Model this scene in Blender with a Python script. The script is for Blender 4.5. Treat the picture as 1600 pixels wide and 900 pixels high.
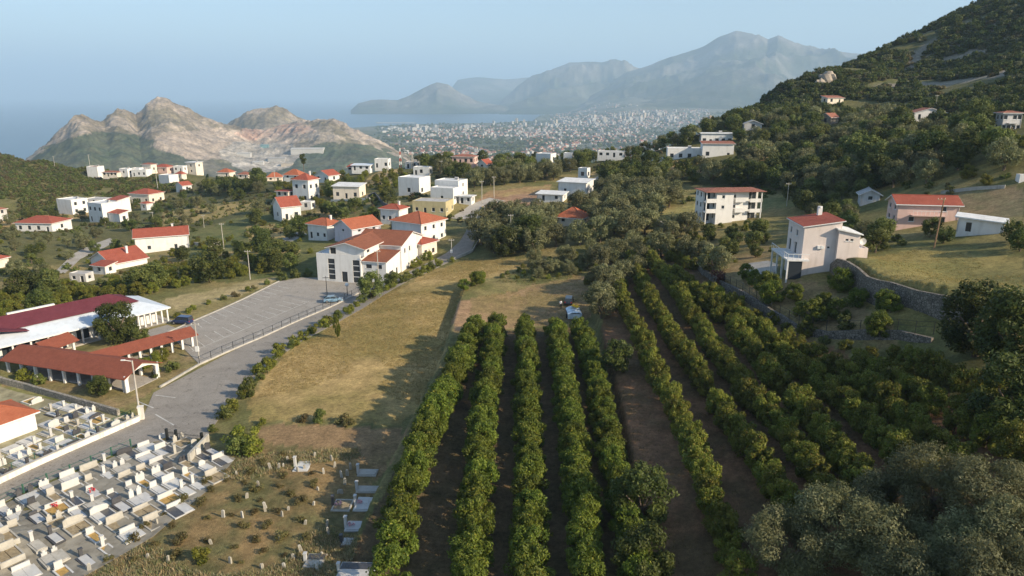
import bpy, bmesh, math, random
import numpy as np
from mathutils import Vector, Matrix, Quaternion
from mathutils.bvhtree import BVHTree

for _o in list(bpy.data.objects):
    bpy.data.objects.remove(_o)
random.seed(7); RNG = np.random.default_rng(7)
sc = bpy.context.scene
COL = sc.collection
R = math.radians

# ------------------------------------------------------------------ camera
FPX, PITCH, CAMZ = 1100.0, R(15.35), 42.0
cam_d = bpy.data.cameras.new('camera')
cam_d.sensor_width = 36.0
cam_d.lens = 36.0 * FPX / 1600.0
cam_d.clip_start = 0.5
cam_d.clip_end = 150000.0
cam = bpy.data.objects.new('camera', cam_d)
COL.objects.link(cam)
cam.location = (0, 0, CAMZ)
cam.rotation_euler = (R(90) - PITCH, 0, 0)
sc.camera = cam

# ------------------------------------------------------------------ sky, sun, exposure
SUN_AZ, SUN_EL = R(118), R(26)          # azimuth clockwise from the view direction
world = bpy.data.worlds.new('World')
sc.world = world
world.use_nodes = True
wn = world.node_tree.nodes; wl = world.node_tree.links
wn.clear()
w_out = wn.new('ShaderNodeOutputWorld')
w_bg = wn.new('ShaderNodeBackground')
w_sky = wn.new('ShaderNodeTexSky')
w_sky.sky_type = 'NISHITA'
w_sky.sun_disc = False
w_sky.sun_elevation = SUN_EL
w_sky.sun_rotation = SUN_AZ
w_sky.altitude = 200
w_sky.air_density = 1.0
w_sky.dust_density = 0.8
w_sky.ozone_density = 2.0
w_bg.inputs['Strength'].default_value = 0.10
wl.new(w_sky.outputs[0], w_bg.inputs[0]); wl.new(w_bg.outputs[0], w_out.inputs[0])
sun_d = bpy.data.lights.new('sun', 'SUN')
sun_d.energy = 5.0
sun_d.angle = R(0.5)
sun_d.color = (1.0, 0.84, 0.62)
sun = bpy.data.objects.new('sun', sun_d)
COL.objects.link(sun)
SUN_DIR = Vector((math.sin(SUN_AZ) * math.cos(SUN_EL), math.cos(SUN_AZ) * math.cos(SUN_EL), math.sin(SUN_EL)))
sun.rotation_euler = (-SUN_DIR).to_track_quat('-Z', 'Y').to_euler()
sun.location = SUN_DIR * 300
vs = sc.view_settings
vs.view_transform = 'Standard'; vs.look = 'None'; vs.gamma = 1.0; vs.exposure = 0.82
vs.use_curve_mapping = False
sc.cycles.max_bounces = 6
sc.cycles.diffuse_bounces = 2
sc.cycles.transmission_bounces = 3
sc.cycles.transparent_max_bounces = 6
sc.cycles.volume_bounces = 1
sc.cycles.use_denoising = True

# ------------------------------------------------------------------ helpers: picture geometry
CP, SP = math.cos(PITCH), math.sin(PITCH)
def pix_dir(u, v):
    a = (u - 800.0) / FPX; b = (450.0 - v) / FPX
    return Vector((a, CP + b * SP, -SP + b * CP))
def pix_plane(u, v, z):
    d = pix_dir(u, v); t = (z - CAMZ) / d.z
    return Vector((d.x * t, d.y * t, z))
def pix_depth(u, v, dist):
    d = pix_dir(u, v); t = dist / math.hypot(d.x, d.y)
    return Vector((d.x * t, d.y * t, CAMZ + d.z * t))
def project(X, Y, Z):
    dz = Z - CAMZ
    f = Y * CP - dz * SP
    up = Y * SP + dz * CP
    f = np.where(f < 1e-3, 1e-3, f)
    return 800 + FPX * X / f, 450 - FPX * up / f

# ------------------------------------------------------------------ helpers: noise (numpy)
def _hash(ix, iy, seed):
    h = (ix.astype(np.int64) * 374761393 + iy.astype(np.int64) * 668265263 + seed * 1274126177) & 0x7fffffff
    h = ((h ^ (h >> 13)) * 1274126177) & 0x7fffffff
    h = h ^ (h >> 16)
    return (h & 0xffff) / 65535.0
def vnoise(x, y, seed=0):
    x = np.asarray(x, float); y = np.asarray(y, float)
    ix = np.floor(x); iy = np.floor(y)
    fx = x - ix; fy = y - iy
    fx = fx * fx * (3 - 2 * fx); fy = fy * fy * (3 - 2 * fy)
    a = _hash(ix, iy, seed); b = _hash(ix + 1, iy, seed)
    c = _hash(ix, iy + 1, seed); d = _hash(ix + 1, iy + 1, seed)
    return (a * (1 - fx) + b * fx) * (1 - fy) + (c * (1 - fx) + d * fx) * fy
def fbm(x, y, octv=4, seed=0, gain=0.5):
    s = 0; a = 1; t = 0
    for i in range(octv):
        s = s + a * vnoise(x * 2**i + 17.3 * i, y * 2**i - 9.1 * i, seed + i); t += a; a *= gain
    return s / t
def ridged(x, y, octv=4, seed=0):
    s = 0; a = 1; t = 0
    for i in range(octv):
        n = 1 - np.abs(2 * vnoise(x * 2**i + 5.7 * i, y * 2**i + 3.3 * i, seed + i) - 1)
        s = s + a * n * n; t += a; a *= 0.5
    return s / t
def inpoly(px, py, poly):
    px = np.asarray(px); py = np.asarray(py)
    ins = np.zeros(px.shape, bool)
    n = len(poly)
    for i in range(n):
        x1, y1 = poly[i]; x2, y2 = poly[(i + 1) % n]
        if y1 == y2: continue
        c = ((y1 > py) != (y2 > py)) & (px < (x2 - x1) * (py - y1) / (y2 - y1) + x1)
        ins ^= c
    return ins
def sstep(a, b, x):
    t = np.clip((x - a) / (b - a), 0, 1)
    return t * t * (3 - 2 * t)

# ------------------------------------------------------------------ helpers: materials
MATS = {}
def new_mat(name):
    m = bpy.data.materials.new(name); m.use_nodes = True
    nt = m.node_tree
    b = nt.nodes['Principled BSDF']
    return m, nt, b
def N(nt, typ, **kw):
    n = nt.nodes.new(typ)
    for k, v in kw.items():
        if k.startswith('i_'):
            n.inputs[k[2:].replace('_', ' ')].default_value = v
        else:
            setattr(n, k, v)
    return n
def ramp(nt, fac, stops):
    r = nt.nodes.new('ShaderNodeValToRGB')
    e = r.color_ramp.elements
    while len(e) < len(stops): e.new(0.5)
    for k, (p, c) in enumerate(stops):
        e[k].position = p
        e[k].color = (*c, 1) if len(c) == 3 else c
    nt.links.new(fac, r.inputs[0])
    return r
def plain(name, col, rough=0.8, var=0.12, scale=1.5, bump=0.0, spec=0.3, metal=0.0, stain=0.0):
    """painted / mineral surface: two noises of colour, optional weather stains and bump"""
    if name in MATS: return MATS[name]
    m, nt, b = new_mat(name)
    tc = N(nt, 'ShaderNodeTexCoord')
    n1 = N(nt, 'ShaderNodeTexNoise'); n1.inputs['Scale'].default_value = scale; n1.inputs['Detail'].default_value = 6
    nt.links.new(tc.outputs['Object'], n1.inputs['Vector'])
    lo = tuple(max(0, c * (1 - var)) for c in col); hi = tuple(min(1, c * (1 + var)) for c in col)
    r = ramp(nt, n1.outputs['Fac'], [(0.3, lo), (0.7, hi)])
    out = r.outputs[0]
    if stain > 0:
        n2 = N(nt, 'ShaderNodeTexNoise'); n2.inputs['Scale'].default_value = 0.6; n2.inputs['Detail'].default_value = 8
        mp = N(nt, 'ShaderNodeMapping'); mp.inputs['Scale'].default_value = (2.2, 2.2, 0.35)
        nt.links.new(tc.outputs['Object'], mp.inputs[0]); nt.links.new(mp.outputs[0], n2.inputs['Vector'])
        r2 = ramp(nt, n2.outputs['Fac'], [(0.5, (0, 0, 0)), (0.72, (1, 1, 1))])
        mx = N(nt, 'ShaderNodeMix', data_type='RGBA', blend_type='MULTIPLY')
        ml = N(nt, 'ShaderNodeMath', operation='MULTIPLY'); ml.inputs[1].default_value = stain
        nt.links.new(r2.outputs[0], ml.inputs[0])
        nt.links.new(ml.outputs[0], mx.inputs['Factor']); nt.links.new(out, mx.inputs['A'])
        mx.inputs['B'].default_value = (0.45, 0.42, 0.36, 1)
        out = mx.outputs['Result']
    nt.links.new(out, b.inputs['Base Color'])
    b.inputs['Roughness'].default_value = rough
    b.inputs['Specular IOR Level'].default_value = spec
    b.inputs['Metallic'].default_value = metal
    if bump > 0:
        bp = N(nt, 'ShaderNodeBump'); bp.inputs['Strength'].default_value = bump; bp.inputs['Distance'].default_value = 0.05
        n3 = N(nt, 'ShaderNodeTexNoise'); n3.inputs['Scale'].default_value = scale * 8
        nt.links.new(tc.outputs['Object'], n3.inputs['Vector'])
        nt.links.new(n3.outputs['Fac'], bp.inputs['Height']); nt.links.new(bp.outputs[0], b.inputs['Normal'])
    MATS[name] = m
    return m
def attr_mat(name, rough=0.9, detail=((0.35, 0.5), (2.5, 0.35)), bump=0.4, spec=0.15):
    """colour attribute 'Col' (land cover) broken up by fine noise"""
    m, nt, b = new_mat(name)
    a = N(nt, 'ShaderNodeVertexColor'); a.layer_name = 'Col'
    g = N(nt, 'ShaderNodeNewGeometry')
    out = a.outputs['Color']
    hgt = None
    for sc_, am in detail:
        n = N(nt, 'ShaderNodeTexNoise'); n.inputs['Scale'].default_value = sc_; n.inputs['Detail'].default_value = 5
        n.inputs['Roughness'].default_value = 0.65
        nt.links.new(g.outputs['Position'], n.inputs['Vector'])
        r = ramp(nt, n.outputs['Fac'], [(0.25, (1 - am,) * 3), (0.75, (1 + am,) * 3)])
        mx = N(nt, 'ShaderNodeMix', data_type='RGBA', blend_type='MULTIPLY'); mx.inputs['Factor'].default_value = 1
        nt.links.new(out, mx.inputs['A']); nt.links.new(r.outputs[0], mx.inputs['B'])
        out = mx.outputs['Result']; hgt = n.outputs['Fac']
    nt.links.new(out, b.inputs['Base Color'])
    b.inputs['Roughness'].default_value = rough
    b.inputs['Specular IOR Level'].default_value = spec
    if bump:
        bp = N(nt, 'ShaderNodeBump'); bp.inputs['Strength'].default_value = bump; bp.inputs['Distance'].default_value = 0.25
        nt.links.new(hgt, bp.inputs['Height']); nt.links.new(bp.outputs[0], b.inputs['Normal'])
    MATS[name] = m
    return m

# ------------------------------------------------------------------ helpers: objects
LABELS = {}
def tag(o, label=None, cat=None, group=None, kind=None):
    if label:
        o['label'] = label
        if label in LABELS and not (group and LABELS[label] == group): print('DUPLICATE LABEL:', label)
        LABELS[label] = group
    if cat: o['category'] = cat
    if group: o['group'] = group
    if kind: o['kind'] = kind
    return o
def me_from(name, verts, faces, mats=None, smooth=False):
    me = bpy.data.meshes.new(name)
    me.from_pydata([tuple(v) for v in verts], [], faces)
    for m in (mats if isinstance(mats, (list, tuple)) else [mats] if mats else []): me.materials.append(m)
    if smooth: me.polygons.foreach_set('use_smooth', [True] * len(me.polygons))
    me.update()
    return me
def link(name, me, parent=None, loc=None, rz=0.0):
    o = bpy.data.objects.new(name, me); COL.objects.link(o)
    if parent is not None: o.parent = parent
    if loc is not None: o.location = loc
    if rz: o.rotation_euler = (0, 0, rz)
    return o
def empty(name, loc, rz=0.0):
    o = bpy.data.objects.new(name, None); COL.objects.link(o)
    o.empty_display_size = 0.3
    o.location = loc; o.rotation_euler = (0, 0, rz)
    return o
class MB:
    """collects simple solids into one mesh"""
    def __init__(s): s.v = []; s.f = []
    def add(s, vs, fs):
        k = len(s.v); s.v += [tuple(v) for v in vs]; s.f += [tuple(i + k for i in f) for f in fs]; return s
    def box(s, x0, x1, y0, y1, z0, z1):
        return s.add([(x0,y0,z0),(x1,y0,z0),(x1,y1,z0),(x0,y1,z0),(x0,y0,z1),(x1,y0,z1),(x1,y1,z1),(x0,y1,z1)],
              [(0,3,2,1),(4,5,6,7),(0,1,5,4),(1,2,6,5),(2,3,7,6),(3,0,4,7)])
    def prism(s, poly, z0, z1):
        n = len(poly)
        return s.add([(x,y,z0) for x,y in poly] + [(x,y,z1) for x,y in poly],
              [tuple(range(n-1,-1,-1)), tuple(range(n,2*n))] + [(i,(i+1)%n,n+(i+1)%n,n+i) for i in range(n)])
    def tube(s, p0, p1, r0, r1=None, n=8):
        r1 = r0 if r1 is None else r1
        p0 = Vector(p0); p1 = Vector(p1); d = (p1 - p0)
        q = d.to_track_quat('Z', 'Y')
        vs = []
        for p, r in ((p0, r0), (p1, r1)):
            for i in range(n):
                a = 2 * math.pi * i / n
                vs.append(p + q @ Vector((r * math.cos(a), r * math.sin(a), 0)))
        return s.add(vs, [tuple(range(n-1,-1,-1)), tuple(range(n,2*n))] + [(i,(i+1)%n,n+(i+1)%n,n+i) for i in range(n)])
    def build(s, name, mat, parent=None, loc=None, rz=0.0, smooth=False):
        return link(name, me_from(name, s.v, s.f, mat, smooth), parent, loc, rz)
def grid_mesh(name, P, mat, col=None, smooth=True):
    """P: (rows, cols, 3) array -> quad mesh"""
    nr, nc = P.shape[:2]
    me = bpy.data.meshes.new(name)
    me.vertices.add(nr * nc)
    me.vertices.foreach_set('co', np.ascontiguousarray(P, dtype=np.float32).reshape(-1))
    i = np.arange(nr - 1)[:, None] * nc + np.arange(nc - 1)[None, :]
    q = np.stack([i, i + 1, i + 1 + nc, i + nc], -1).reshape(-1, 4).astype(np.int32)
    me.loops.add(q.size); me.loops.foreach_set('vertex_index', q.reshape(-1))
    me.polygons.add(len(q))
    me.polygons.foreach_set('loop_start', np.arange(0, q.size, 4, dtype=np.int32))
    me.polygons.foreach_set('use_smooth', np.full(len(q), smooth))
    me.update(calc_edges=True)
    if col is not None:
        ca = me.color_attributes.new('Col', 'FLOAT_COLOR', 'POINT')
        c4 = np.ones((nr * nc, 4), np.float32); c4[:, :3] = col.reshape(-1, 3)
        ca.data.foreach_set('color', c4.reshape(-1))
    if mat: me.materials.append(mat)
    return me, q

# ================================================================== TERRAIN
# control points: (u, v, z) a pixel of the ground with its height, or (u, v, None, distance)
CTRL = [
 (0,900,-2),(200,900,-1.2),(400,900,-.6),(600,900,0),(800,900,0),(1000,900,.6),(1200,900,3),(1400,900,5),(1600,900,8),
 (55,731,-2.45),(165,681,-2.45),(60,762,-2.3),(160,717,-2.2),(-60,782,-2.5),(-60,830,-2.3),(60,690,-2.5),(60,650,-2.55),(130,650,-2.5),(30,800,-2.15),(80,850,-1.75),(0,830,-2.2),(-60,700,-2.6),(-60,640,-2.7),(200,760,-1.7),(250,720,-1.7),
 (0,750,-2.5),(110,720,-2.35),(230,645,-2.5),(0,640,-2.6),(300,690,-1.6),(150,800,-1.7),(300,800,-1),(450,760,-.6),
 (400,655,-1.2),(600,660,0),(450,560,-1.6),(560,500,-1.2),(640,450,-.4),(750,412,.8),(650,560,-.9),
 (300,600,-2.5),(420,530,-2.5),(530,480,-2.4),(620,437,-1.4),(680,412,-.4),(722,394,.8),(733,360,3.2),
 (270,520,-2.5),(430,440,-2.5),(520,440,-2.5),(560,440,-2.5),(150,560,-2.6),(60,540,-2.7),(120,610,-2.6),
 (0,560,-2.8),(0,480,-4),(120,470,-4),(250,440,-4.2),(0,420,-7),(200,430,-6),(100,380,-9),(0,360,-12),(250,388,-7.5),(350,400,-5),
 (400,350,-5),(300,320,-9),(450,350,-3.5),(430,310,-2.5),(480,330,-1),(300,290,-14),(200,300,-14),(100,320,-14),(0,330,-14),
 (200,340,-11),(100,345,-12.5),(520,370,-1.2),(600,380,0),(560,350,1.0),(640,340,3.2),
 (0,250,-4),(0,234,0),(60,245,-2.5),(150,254,-3.2),(220,266,-6),(300,270,-9),(370,279,-9),(430,282,-7),(100,275,-9),(30,290,-11),(200,282,-11),
 (520,272,1),(600,264,6.5),(650,259,8),(700,258,8.5),(760,265,8.5),(830,264,9.5),(880,257,10.5),(950,252,12),(1000,243,14.5),(1050,229,20),(1090,211,25),
 (530,300,1.5),(580,285,4),(650,320,6.3),(700,310,7),(790,300,8),(900,280,10),(990,268,13),(860,300,8.4),(770,332,5.2),(740,326,5.2),(850,372,4.6),(950,370,6.4),(1030,340,9),
 (1060,362,8),(1000,395,5),(900,420,2.6),(820,442,1.4),(780,470,.8),(850,500,.6),(760,520,.3),(850,600,.2),(800,700,0),(700,700,0),(900,700,.3),
 (930,540,1.2),(1000,450,4),(1000,550,2.4),(1000,700,1.2),(1100,480,5.4),(1100,600,3.6),(1200,600,5),(1300,700,6),(1200,760,4),(1400,620,8),(1500,700,9),(1600,650,12),(1600,560,13),
 (1180,500,6),(1260,540,6.6),(1380,560,7.8),
 (1120,400,7),(1200,440,9.5),(1270,435,12),(1240,485,8.4),(1320,500,8.8),(1350,440,13),(1500,430,14.6),(1590,405,16.5),(1480,515,12.4),(1400,480,12.8),
 (1440,357,16.5),(1330,335,14),(1200,335,11),(1140,352,10),(1530,335,19),(1590,300,22.5),(1230,380,11),
 (1200,292,14),(1300,282,17),(1150,262,17),(1100,250,17.5),(1250,232,22),(1400,232,26),(1400,203,30),(1500,222,29),(1590,225,31),
 (1450,190,None,330),(1300,180,None,390),(1200,185,None,370),(1120,192,None,400),(1200,158,None,450),(1250,128,None,455),(1300,112,None,480),(1350,94,None,520),
 (1400,74,None,550),(1450,50,None,575),(1500,24,None,600),(1550,0,None,625),(1600,-18,None,650),(1700,-60,None,680),(1850,-80,None,700),
 (1400,150,None,420),(1500,105,None,480),(1500,150,None,380),(1600,105,None,420),(1600,180,None,300),(1400,115,None,490),(1320,150,None,430),(1270,165,None,410),
 (1700,150,None,300),(1700,300,None,170),(1700,450,None,115),(1700,600,None,85),(1750,800,None,62),
 (-150,250,None,520),(-150,350,None,290),(-150,500,None,150),(-150,700,None,85),
]
_pts = []
for c in CTRL:
    p = pix_plane(c[0], c[1], c[2]) if len(c) == 3 else pix_depth(c[0], c[1], c[3])
    _pts.append((p.x, p.y, p.z))
# under and beside the drone, outside the frame
_pts += [(0,8,0),(-35,12,-1),(-70,20,-2),(40,15,6),(75,20,14),(-20,-10,-.5),(30,-12,6),(-160,60,-6),(130,70,26),(180,120,34),(260,200,52)]
# the land behind the crest drops to the coast
for u, v, d in ((-150,232,575),(0,232,572),(60,243,530),(150,252,495),(220,262,500),(300,268,505),(370,277,480),(430,280,455),(520,270,400),(600,262,350),(700,256,345),
                (830,262,360),(880,255,350),(950,250,345),(1000,241,345),(1050,227,345),(1090,207,380)):
    p = pix_depth(u, v, d); k = math.hypot(p.x, p.y)
    for rr, dz in ((d + 70, -16), (d + 220, -80), (1000, -150), (1500, -230)):
        _pts.append((p.x / k * rr, p.y / k * rr, min(p.z, 0) + dz if rr < 990 else dz))
for u, d in ((1150,480),(1300,560),(1450,680),(1600,780),(1800,850)):
    p = pix_depth(u, 150, d); k = math.hypot(p.x, p.y)
    zc = {1150:18,1300:45,1450:80,1600:120,1800:140}[u]
    for rr, z in ((d, zc), (1100, -90), (1500, -230)):
        _pts.append((p.x / k * rr, p.y / k * rr, z))
_pts = np.array(_pts)
def _lp(X, Y):
    Yo = Y + 30.0                                   # pole a little behind the drone keeps the field smooth under it
    return np.arctan2(X, Yo), np.log(np.hypot(X, Yo))
_ca, _cl = _lp(_pts[:, 0], _pts[:, 1])
_CR = 0.02
_A = np.sqrt((_ca[:, None] - _ca[None]) ** 2 + (_cl[:, None] - _cl[None]) ** 2 + _CR ** 2)
_n = len(_pts)
_M = np.zeros((_n + 1, _n + 1)); _M[:_n, :_n] = _A - np.eye(_n) * 0.004; _M[:_n, _n] = 1; _M[_n, :_n] = 1
_W = np.linalg.solve(_M, np.append(_pts[:, 2], 0))
# terraces: pixel polygon, reference height, lift, edge softness (m)
TERR = [
 ([(718,470),(712,500),(690,560),(655,640),(610,720),(560,800),(520,905),(1000,905),(985,760),(965,640),(945,560),(930,500),(900,460),(800,440)], 0.3, 0.0, 1.2),
]
def terrain(X, Y):
    X = np.asarray(X, float); Y = np.asarray(Y, float)
    sh = X.shape; X = X.ravel(); Y = Y.ravel()
    a, l = _lp(X, Y)
    z = np.empty(len(X))
    for i in range(0, len(X), 20000):
        s = slice(i, i + 20000)
        z[s] = np.sqrt((a[s, None] - _ca) ** 2 + (l[s, None] - _cl) ** 2 + _CR ** 2) @ _W[:-1] + _W[-1]
    r = np.hypot(X, Y)
    z += (fbm(X / 14, Y / 14, 3, 3) - .5) * .22 * sstep(40, 90, r)
    z += (fbm(X / 60, Y / 60, 4, 5) - .5) * 9 * sstep(280, 520, r)
    # a low bank along the two orchard edges and the retaining walls on the right
    for bk in BANKS:
        z += bank(X, Y, *bk)
    return z.reshape(sh)
def seg_signed(X, Y, line):
    """signed distance to an open polyline (positive to the right of its direction), and arc parameter 0..1"""
    best = np.full(X.shape, 1e9); sg = np.zeros(X.shape); par = np.zeros(X.shape)
    L = [0]
    for i in range(len(line) - 1): L.append(L[-1] + math.dist(line[i], line[i + 1]))
    for i in range(len(line) - 1):
        ax, ay = line[i]; bx, by = line[i + 1]
        dx, dy = bx - ax, by - ay; ll = dx * dx + dy * dy
        t = np.clip(((X - ax) * dx + (Y - ay) * dy) / ll, 0, 1)
        d = np.hypot(X - ax - t * dx, Y - ay - t * dy)
        cr = dx * (Y - ay) - dy * (X - ax)
        m = d < best
        best = np.where(m, d, best); sg = np.where(m, np.where(cr < 0, 1.0, -1.0), sg)
        par = np.where(m, (L[i] + t * math.sqrt(ll)) / L[-1], par)
    return best * sg, par
def bank(X, Y, line, h, wdt, shift=0.0):
    d, par = seg_signed(X, Y, line)
    d = d - shift
    fade = sstep(0, .12, par) * (1 - sstep(.88, 1, par))
    prof = np.where(d > 0, 1 - sstep(0, 14, d), 0) * h          # raised on the right, easing back
    low = np.where(d <= 0, -(1 - sstep(0, 9, -d)) * h * .35, 0)
    m = sstep(-wdt, wdt, d)
    return fade * (prof * m + low * (1 - m) * np.where(d <= 0, 1, 0))
def _pl(pp, z): return [tuple(pix_plane(u, v, z)[:2]) for u, v in pp]
BANKS = [
 (_pl([(528,900),(580,790),(625,700),(660,630),(690,560),(708,505),(722,462),(760,440)], -.3), 1.1, .6),
 (_pl([(1010,900),(990,760),(972,660),(955,590),(935,520),(925,480)], .9), 1.0, .5),
]
# the two stone retaining walls on the right (world polylines; ground is held up on their right/upper side)
WALL_LOW_PIX = [(1082,408),(1098,432),(1130,458),(1165,478),(1205,500),(1245,519),(1290,533),(1345,546),(1400,557),(1450,572)]
WALL_TOP_PIX = [(1290,447),(1318,462),(1350,480),(1385,498),(1425,513),(1470,528),(1520,545)]
WALL_LOW = [tuple(pix_plane(u, v, 5.6 + 1.9 * i / 9)[:2]) for i, (u, v) in enumerate(WALL_LOW_PIX)]
WALL_TOP = [tuple(pix_plane(u, v, 9.6 + .6 * i / 6)[:2]) for i, (u, v) in enumerate(WALL_TOP_PIX)]
BANKS += [(WALL_LOW[::-1], .7, .35, .75), (WALL_TOP[::-1], 2.4, .45, .95)]

# ---- land cover painted as a colour attribute (what grows or lies there, no light)
DRY, DRY2, GRN, SOIL = (.34,.245,.105), (.25,.19,.085), (.115,.125,.045), (.21,.135,.075)
COVER = [   # (polygon in the photograph, colour a, colour b, noise scale m, edge wobble px, max distance)
 ([(0,905),(0,440),(520,300),(720,300),(900,270),(1200,300),(1600,250),(1600,905)], (.27,.22,.095), (.15,.148,.055), 9, 0, 400),
 ([(0,230),(160,250),(330,285),(310,310),(120,335),(0,345)], (.115,.115,.040), (.19,.165,.07), 14, 6, 650),
 ([(270,375),(400,330),(560,345),(500,440),(300,440)], (.17,.165,.06), (.11,.13,.045), 7, 6, 300),
 ([(0,335),(180,322),(195,332),(60,350),(0,362)], (.40,.28,.12), (.33,.24,.10), 6, 3, 500),
 ([(255,332),(330,318),(400,312),(405,322),(330,345),(250,352)], (.36,.27,.11), (.26,.22,.09), 6, 3, 400),
 ([(320,402),(400,385),(470,392),(440,410),(350,418)], (.40,.30,.13), (.30,.24,.10), 6, 3, 300),
 ([(250,470),(400,437),(440,432),(420,445),(280,488)], (.40,.32,.17), (.30,.25,.12), 5, 3, 250),
 ([(0,440),(120,425),(140,455),(60,470),(0,470)], (.30,.21,.11), (.20,.17,.07), 6, 5, 250),
 ([(60,400),(150,415),(140,440),(20,420)], (.34,.26,.11), (.22,.19,.08), 6, 5, 250),
 ([(384,352),(445,350),(455,372),(390,376)], (.42,.32,.14), (.34,.26,.11), 6, 3, 300),
 ([(490,330),(545,328),(545,352),(495,350)], (.38,.28,.13), (.28,.22,.09), 5, 3, 300),
 ([(585,270),(625,262),(610,290),(560,292)], (.40,.29,.13), (.30,.23,.10), 6, 3, 400),
 ([(760,300),(860,288),(862,302),(800,312),(750,312)], (.33,.21,.11), (.38,.28,.12), 6, 3, 350),
 ([(745,312),(850,300),(845,320),(760,326)], (.36,.24,.15), (.30,.18,.11), 5, 3, 350),
 ([(920,270),(1000,250),(1075,250),(1070,262),(960,280),(925,282)], (.44,.31,.14), (.33,.25,.11), 6, 4, 420),
 ([(1040,262),(1130,255),(1215,238),(1200,258),(1120,272),(1045,275)], (.46,.32,.15), (.36,.26,.12), 6, 4, 420),
 ([(1025,330),(1090,318),(1090,352),(1040,356)], (.36,.30,.13), (.26,.24,.09), 6, 3, 300),
 ([(1190,298),(1250,300),(1250,322),(1190,326)], (.20,.20,.08), (.30,.26,.11), 6, 3, 300),
 ([(1470,300),(1600,292),(1600,335),(1560,345),(1500,330)], (.27,.20,.11), (.21,.18,.09), 4, 2, 300),
 # meadow in the middle
 ([(385,655),(400,600),(440,560),(520,505),(600,460),(680,420),(730,404),(800,404),(835,410),(800,425),(745,440),(716,470),(706,505),(688,560),(650,640),(630,662)], (.44,.315,.135), (.28,.22,.08), 9, 4, 250),
 ([(400,662),(470,660),(560,672),(640,668),(600,740),(560,770),(400,720)], (.30,.20,.105), (.22,.16,.075), 7, 5, 250),
 # old graveyard
 ([(130,905),(330,720),(400,690),(560,700),(590,760),(540,905)], (.27,.185,.085), (.14,.13,.055), 3.2, 6, 150),
 # open plot between the orchard and the olives
 ([(722,470),(760,462),(830,448),(905,430),(930,455),(925,500),(870,508),(800,512),(735,516)], (.26,.195,.085), (.33,.22,.12), 6, 4, 250),
 ([(716,472),(735,470),(738,505),(716,522),(705,512)], (.42,.26,.15), (.36,.24,.13), 3, 3, 250),
 ([(790,438),(840,415),(910,402),(930,412),(900,430),(830,446)], (.15,.165,.055), (.20,.19,.075), 4, 6, 250),
 ([(905,440),(960,395),(1010,385),(1000,400),(950,430)], (.34,.22,.13), (.26,.18,.10), 5, 4, 250),
 # orchard floors
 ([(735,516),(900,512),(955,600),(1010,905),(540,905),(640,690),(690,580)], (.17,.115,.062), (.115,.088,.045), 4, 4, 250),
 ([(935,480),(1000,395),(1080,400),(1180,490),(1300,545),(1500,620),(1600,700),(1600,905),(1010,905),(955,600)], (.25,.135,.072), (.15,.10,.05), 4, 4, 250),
 # gardens and lawn of the right slope
 ([(1090,395),(1200,380),(1210,430),(1290,445),(1400,510),(1400,550),(1250,515),(1130,455)], (.33,.235,.12), (.25,.19,.085), 5, 3, 200),
 ([(1295,432),(1350,405),(1430,390),(1600,402),(1605,560),(1500,535),(1420,508),(1350,478)], (.29,.235,.085), (.20,.185,.065), 8, 2, 200),
 ([(1090,372),(1200,368),(1200,395),(1100,400)], (.33,.25,.11), (.24,.20,.08), 5, 3, 200),
 # verges by the compound
 ([(0,600),(200,560),(310,530),(300,575),(240,610),(190,645),(0,600)], (.21,.18,.075), (.29,.21,.11), 4, 3, 200),
 ([(100,555),(200,535),(215,560),(150,575)], (.32,.235,.12), (.23,.20,.08), 4, 3, 200),
 ([(0,600),(180,640),(215,648),(0,755)], (.25,.235,.10), (.17,.185,.06), 3, 3, 150),
]
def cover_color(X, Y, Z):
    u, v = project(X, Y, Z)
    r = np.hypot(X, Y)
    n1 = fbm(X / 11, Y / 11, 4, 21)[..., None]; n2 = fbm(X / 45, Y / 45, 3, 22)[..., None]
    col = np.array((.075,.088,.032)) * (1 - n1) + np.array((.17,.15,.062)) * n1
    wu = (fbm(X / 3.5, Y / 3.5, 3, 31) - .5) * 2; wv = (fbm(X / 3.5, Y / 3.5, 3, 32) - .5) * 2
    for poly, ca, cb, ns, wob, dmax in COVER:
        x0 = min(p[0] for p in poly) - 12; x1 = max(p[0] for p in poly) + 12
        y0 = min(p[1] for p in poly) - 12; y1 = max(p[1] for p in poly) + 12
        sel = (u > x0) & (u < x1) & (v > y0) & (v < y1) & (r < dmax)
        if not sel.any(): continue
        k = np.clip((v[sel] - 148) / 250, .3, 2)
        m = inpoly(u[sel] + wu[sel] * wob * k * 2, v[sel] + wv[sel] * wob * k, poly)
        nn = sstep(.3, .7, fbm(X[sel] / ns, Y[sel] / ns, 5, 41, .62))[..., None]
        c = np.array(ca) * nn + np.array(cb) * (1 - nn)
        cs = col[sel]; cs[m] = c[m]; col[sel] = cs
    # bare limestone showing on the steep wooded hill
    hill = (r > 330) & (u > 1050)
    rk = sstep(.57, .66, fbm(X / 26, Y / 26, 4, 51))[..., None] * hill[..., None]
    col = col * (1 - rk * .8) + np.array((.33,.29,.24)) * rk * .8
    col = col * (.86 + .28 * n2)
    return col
_th = np.linspace(R(-52), R(52), 860)
_rr = np.exp(np.linspace(math.log(14), math.log(1500), 410))
_TH, _RR = np.meshgrid(_th, _rr)
GX, GY = _RR * np.sin(_TH), _RR * np.cos(_TH)
GY = GY - 6.0
GZ = terrain(GX, GY)
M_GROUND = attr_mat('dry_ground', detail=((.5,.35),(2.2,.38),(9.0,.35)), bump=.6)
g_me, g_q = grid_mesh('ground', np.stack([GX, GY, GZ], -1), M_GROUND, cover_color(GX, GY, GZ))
ground = link('ground', g_me); ground['kind'] = 'structure'
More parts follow.
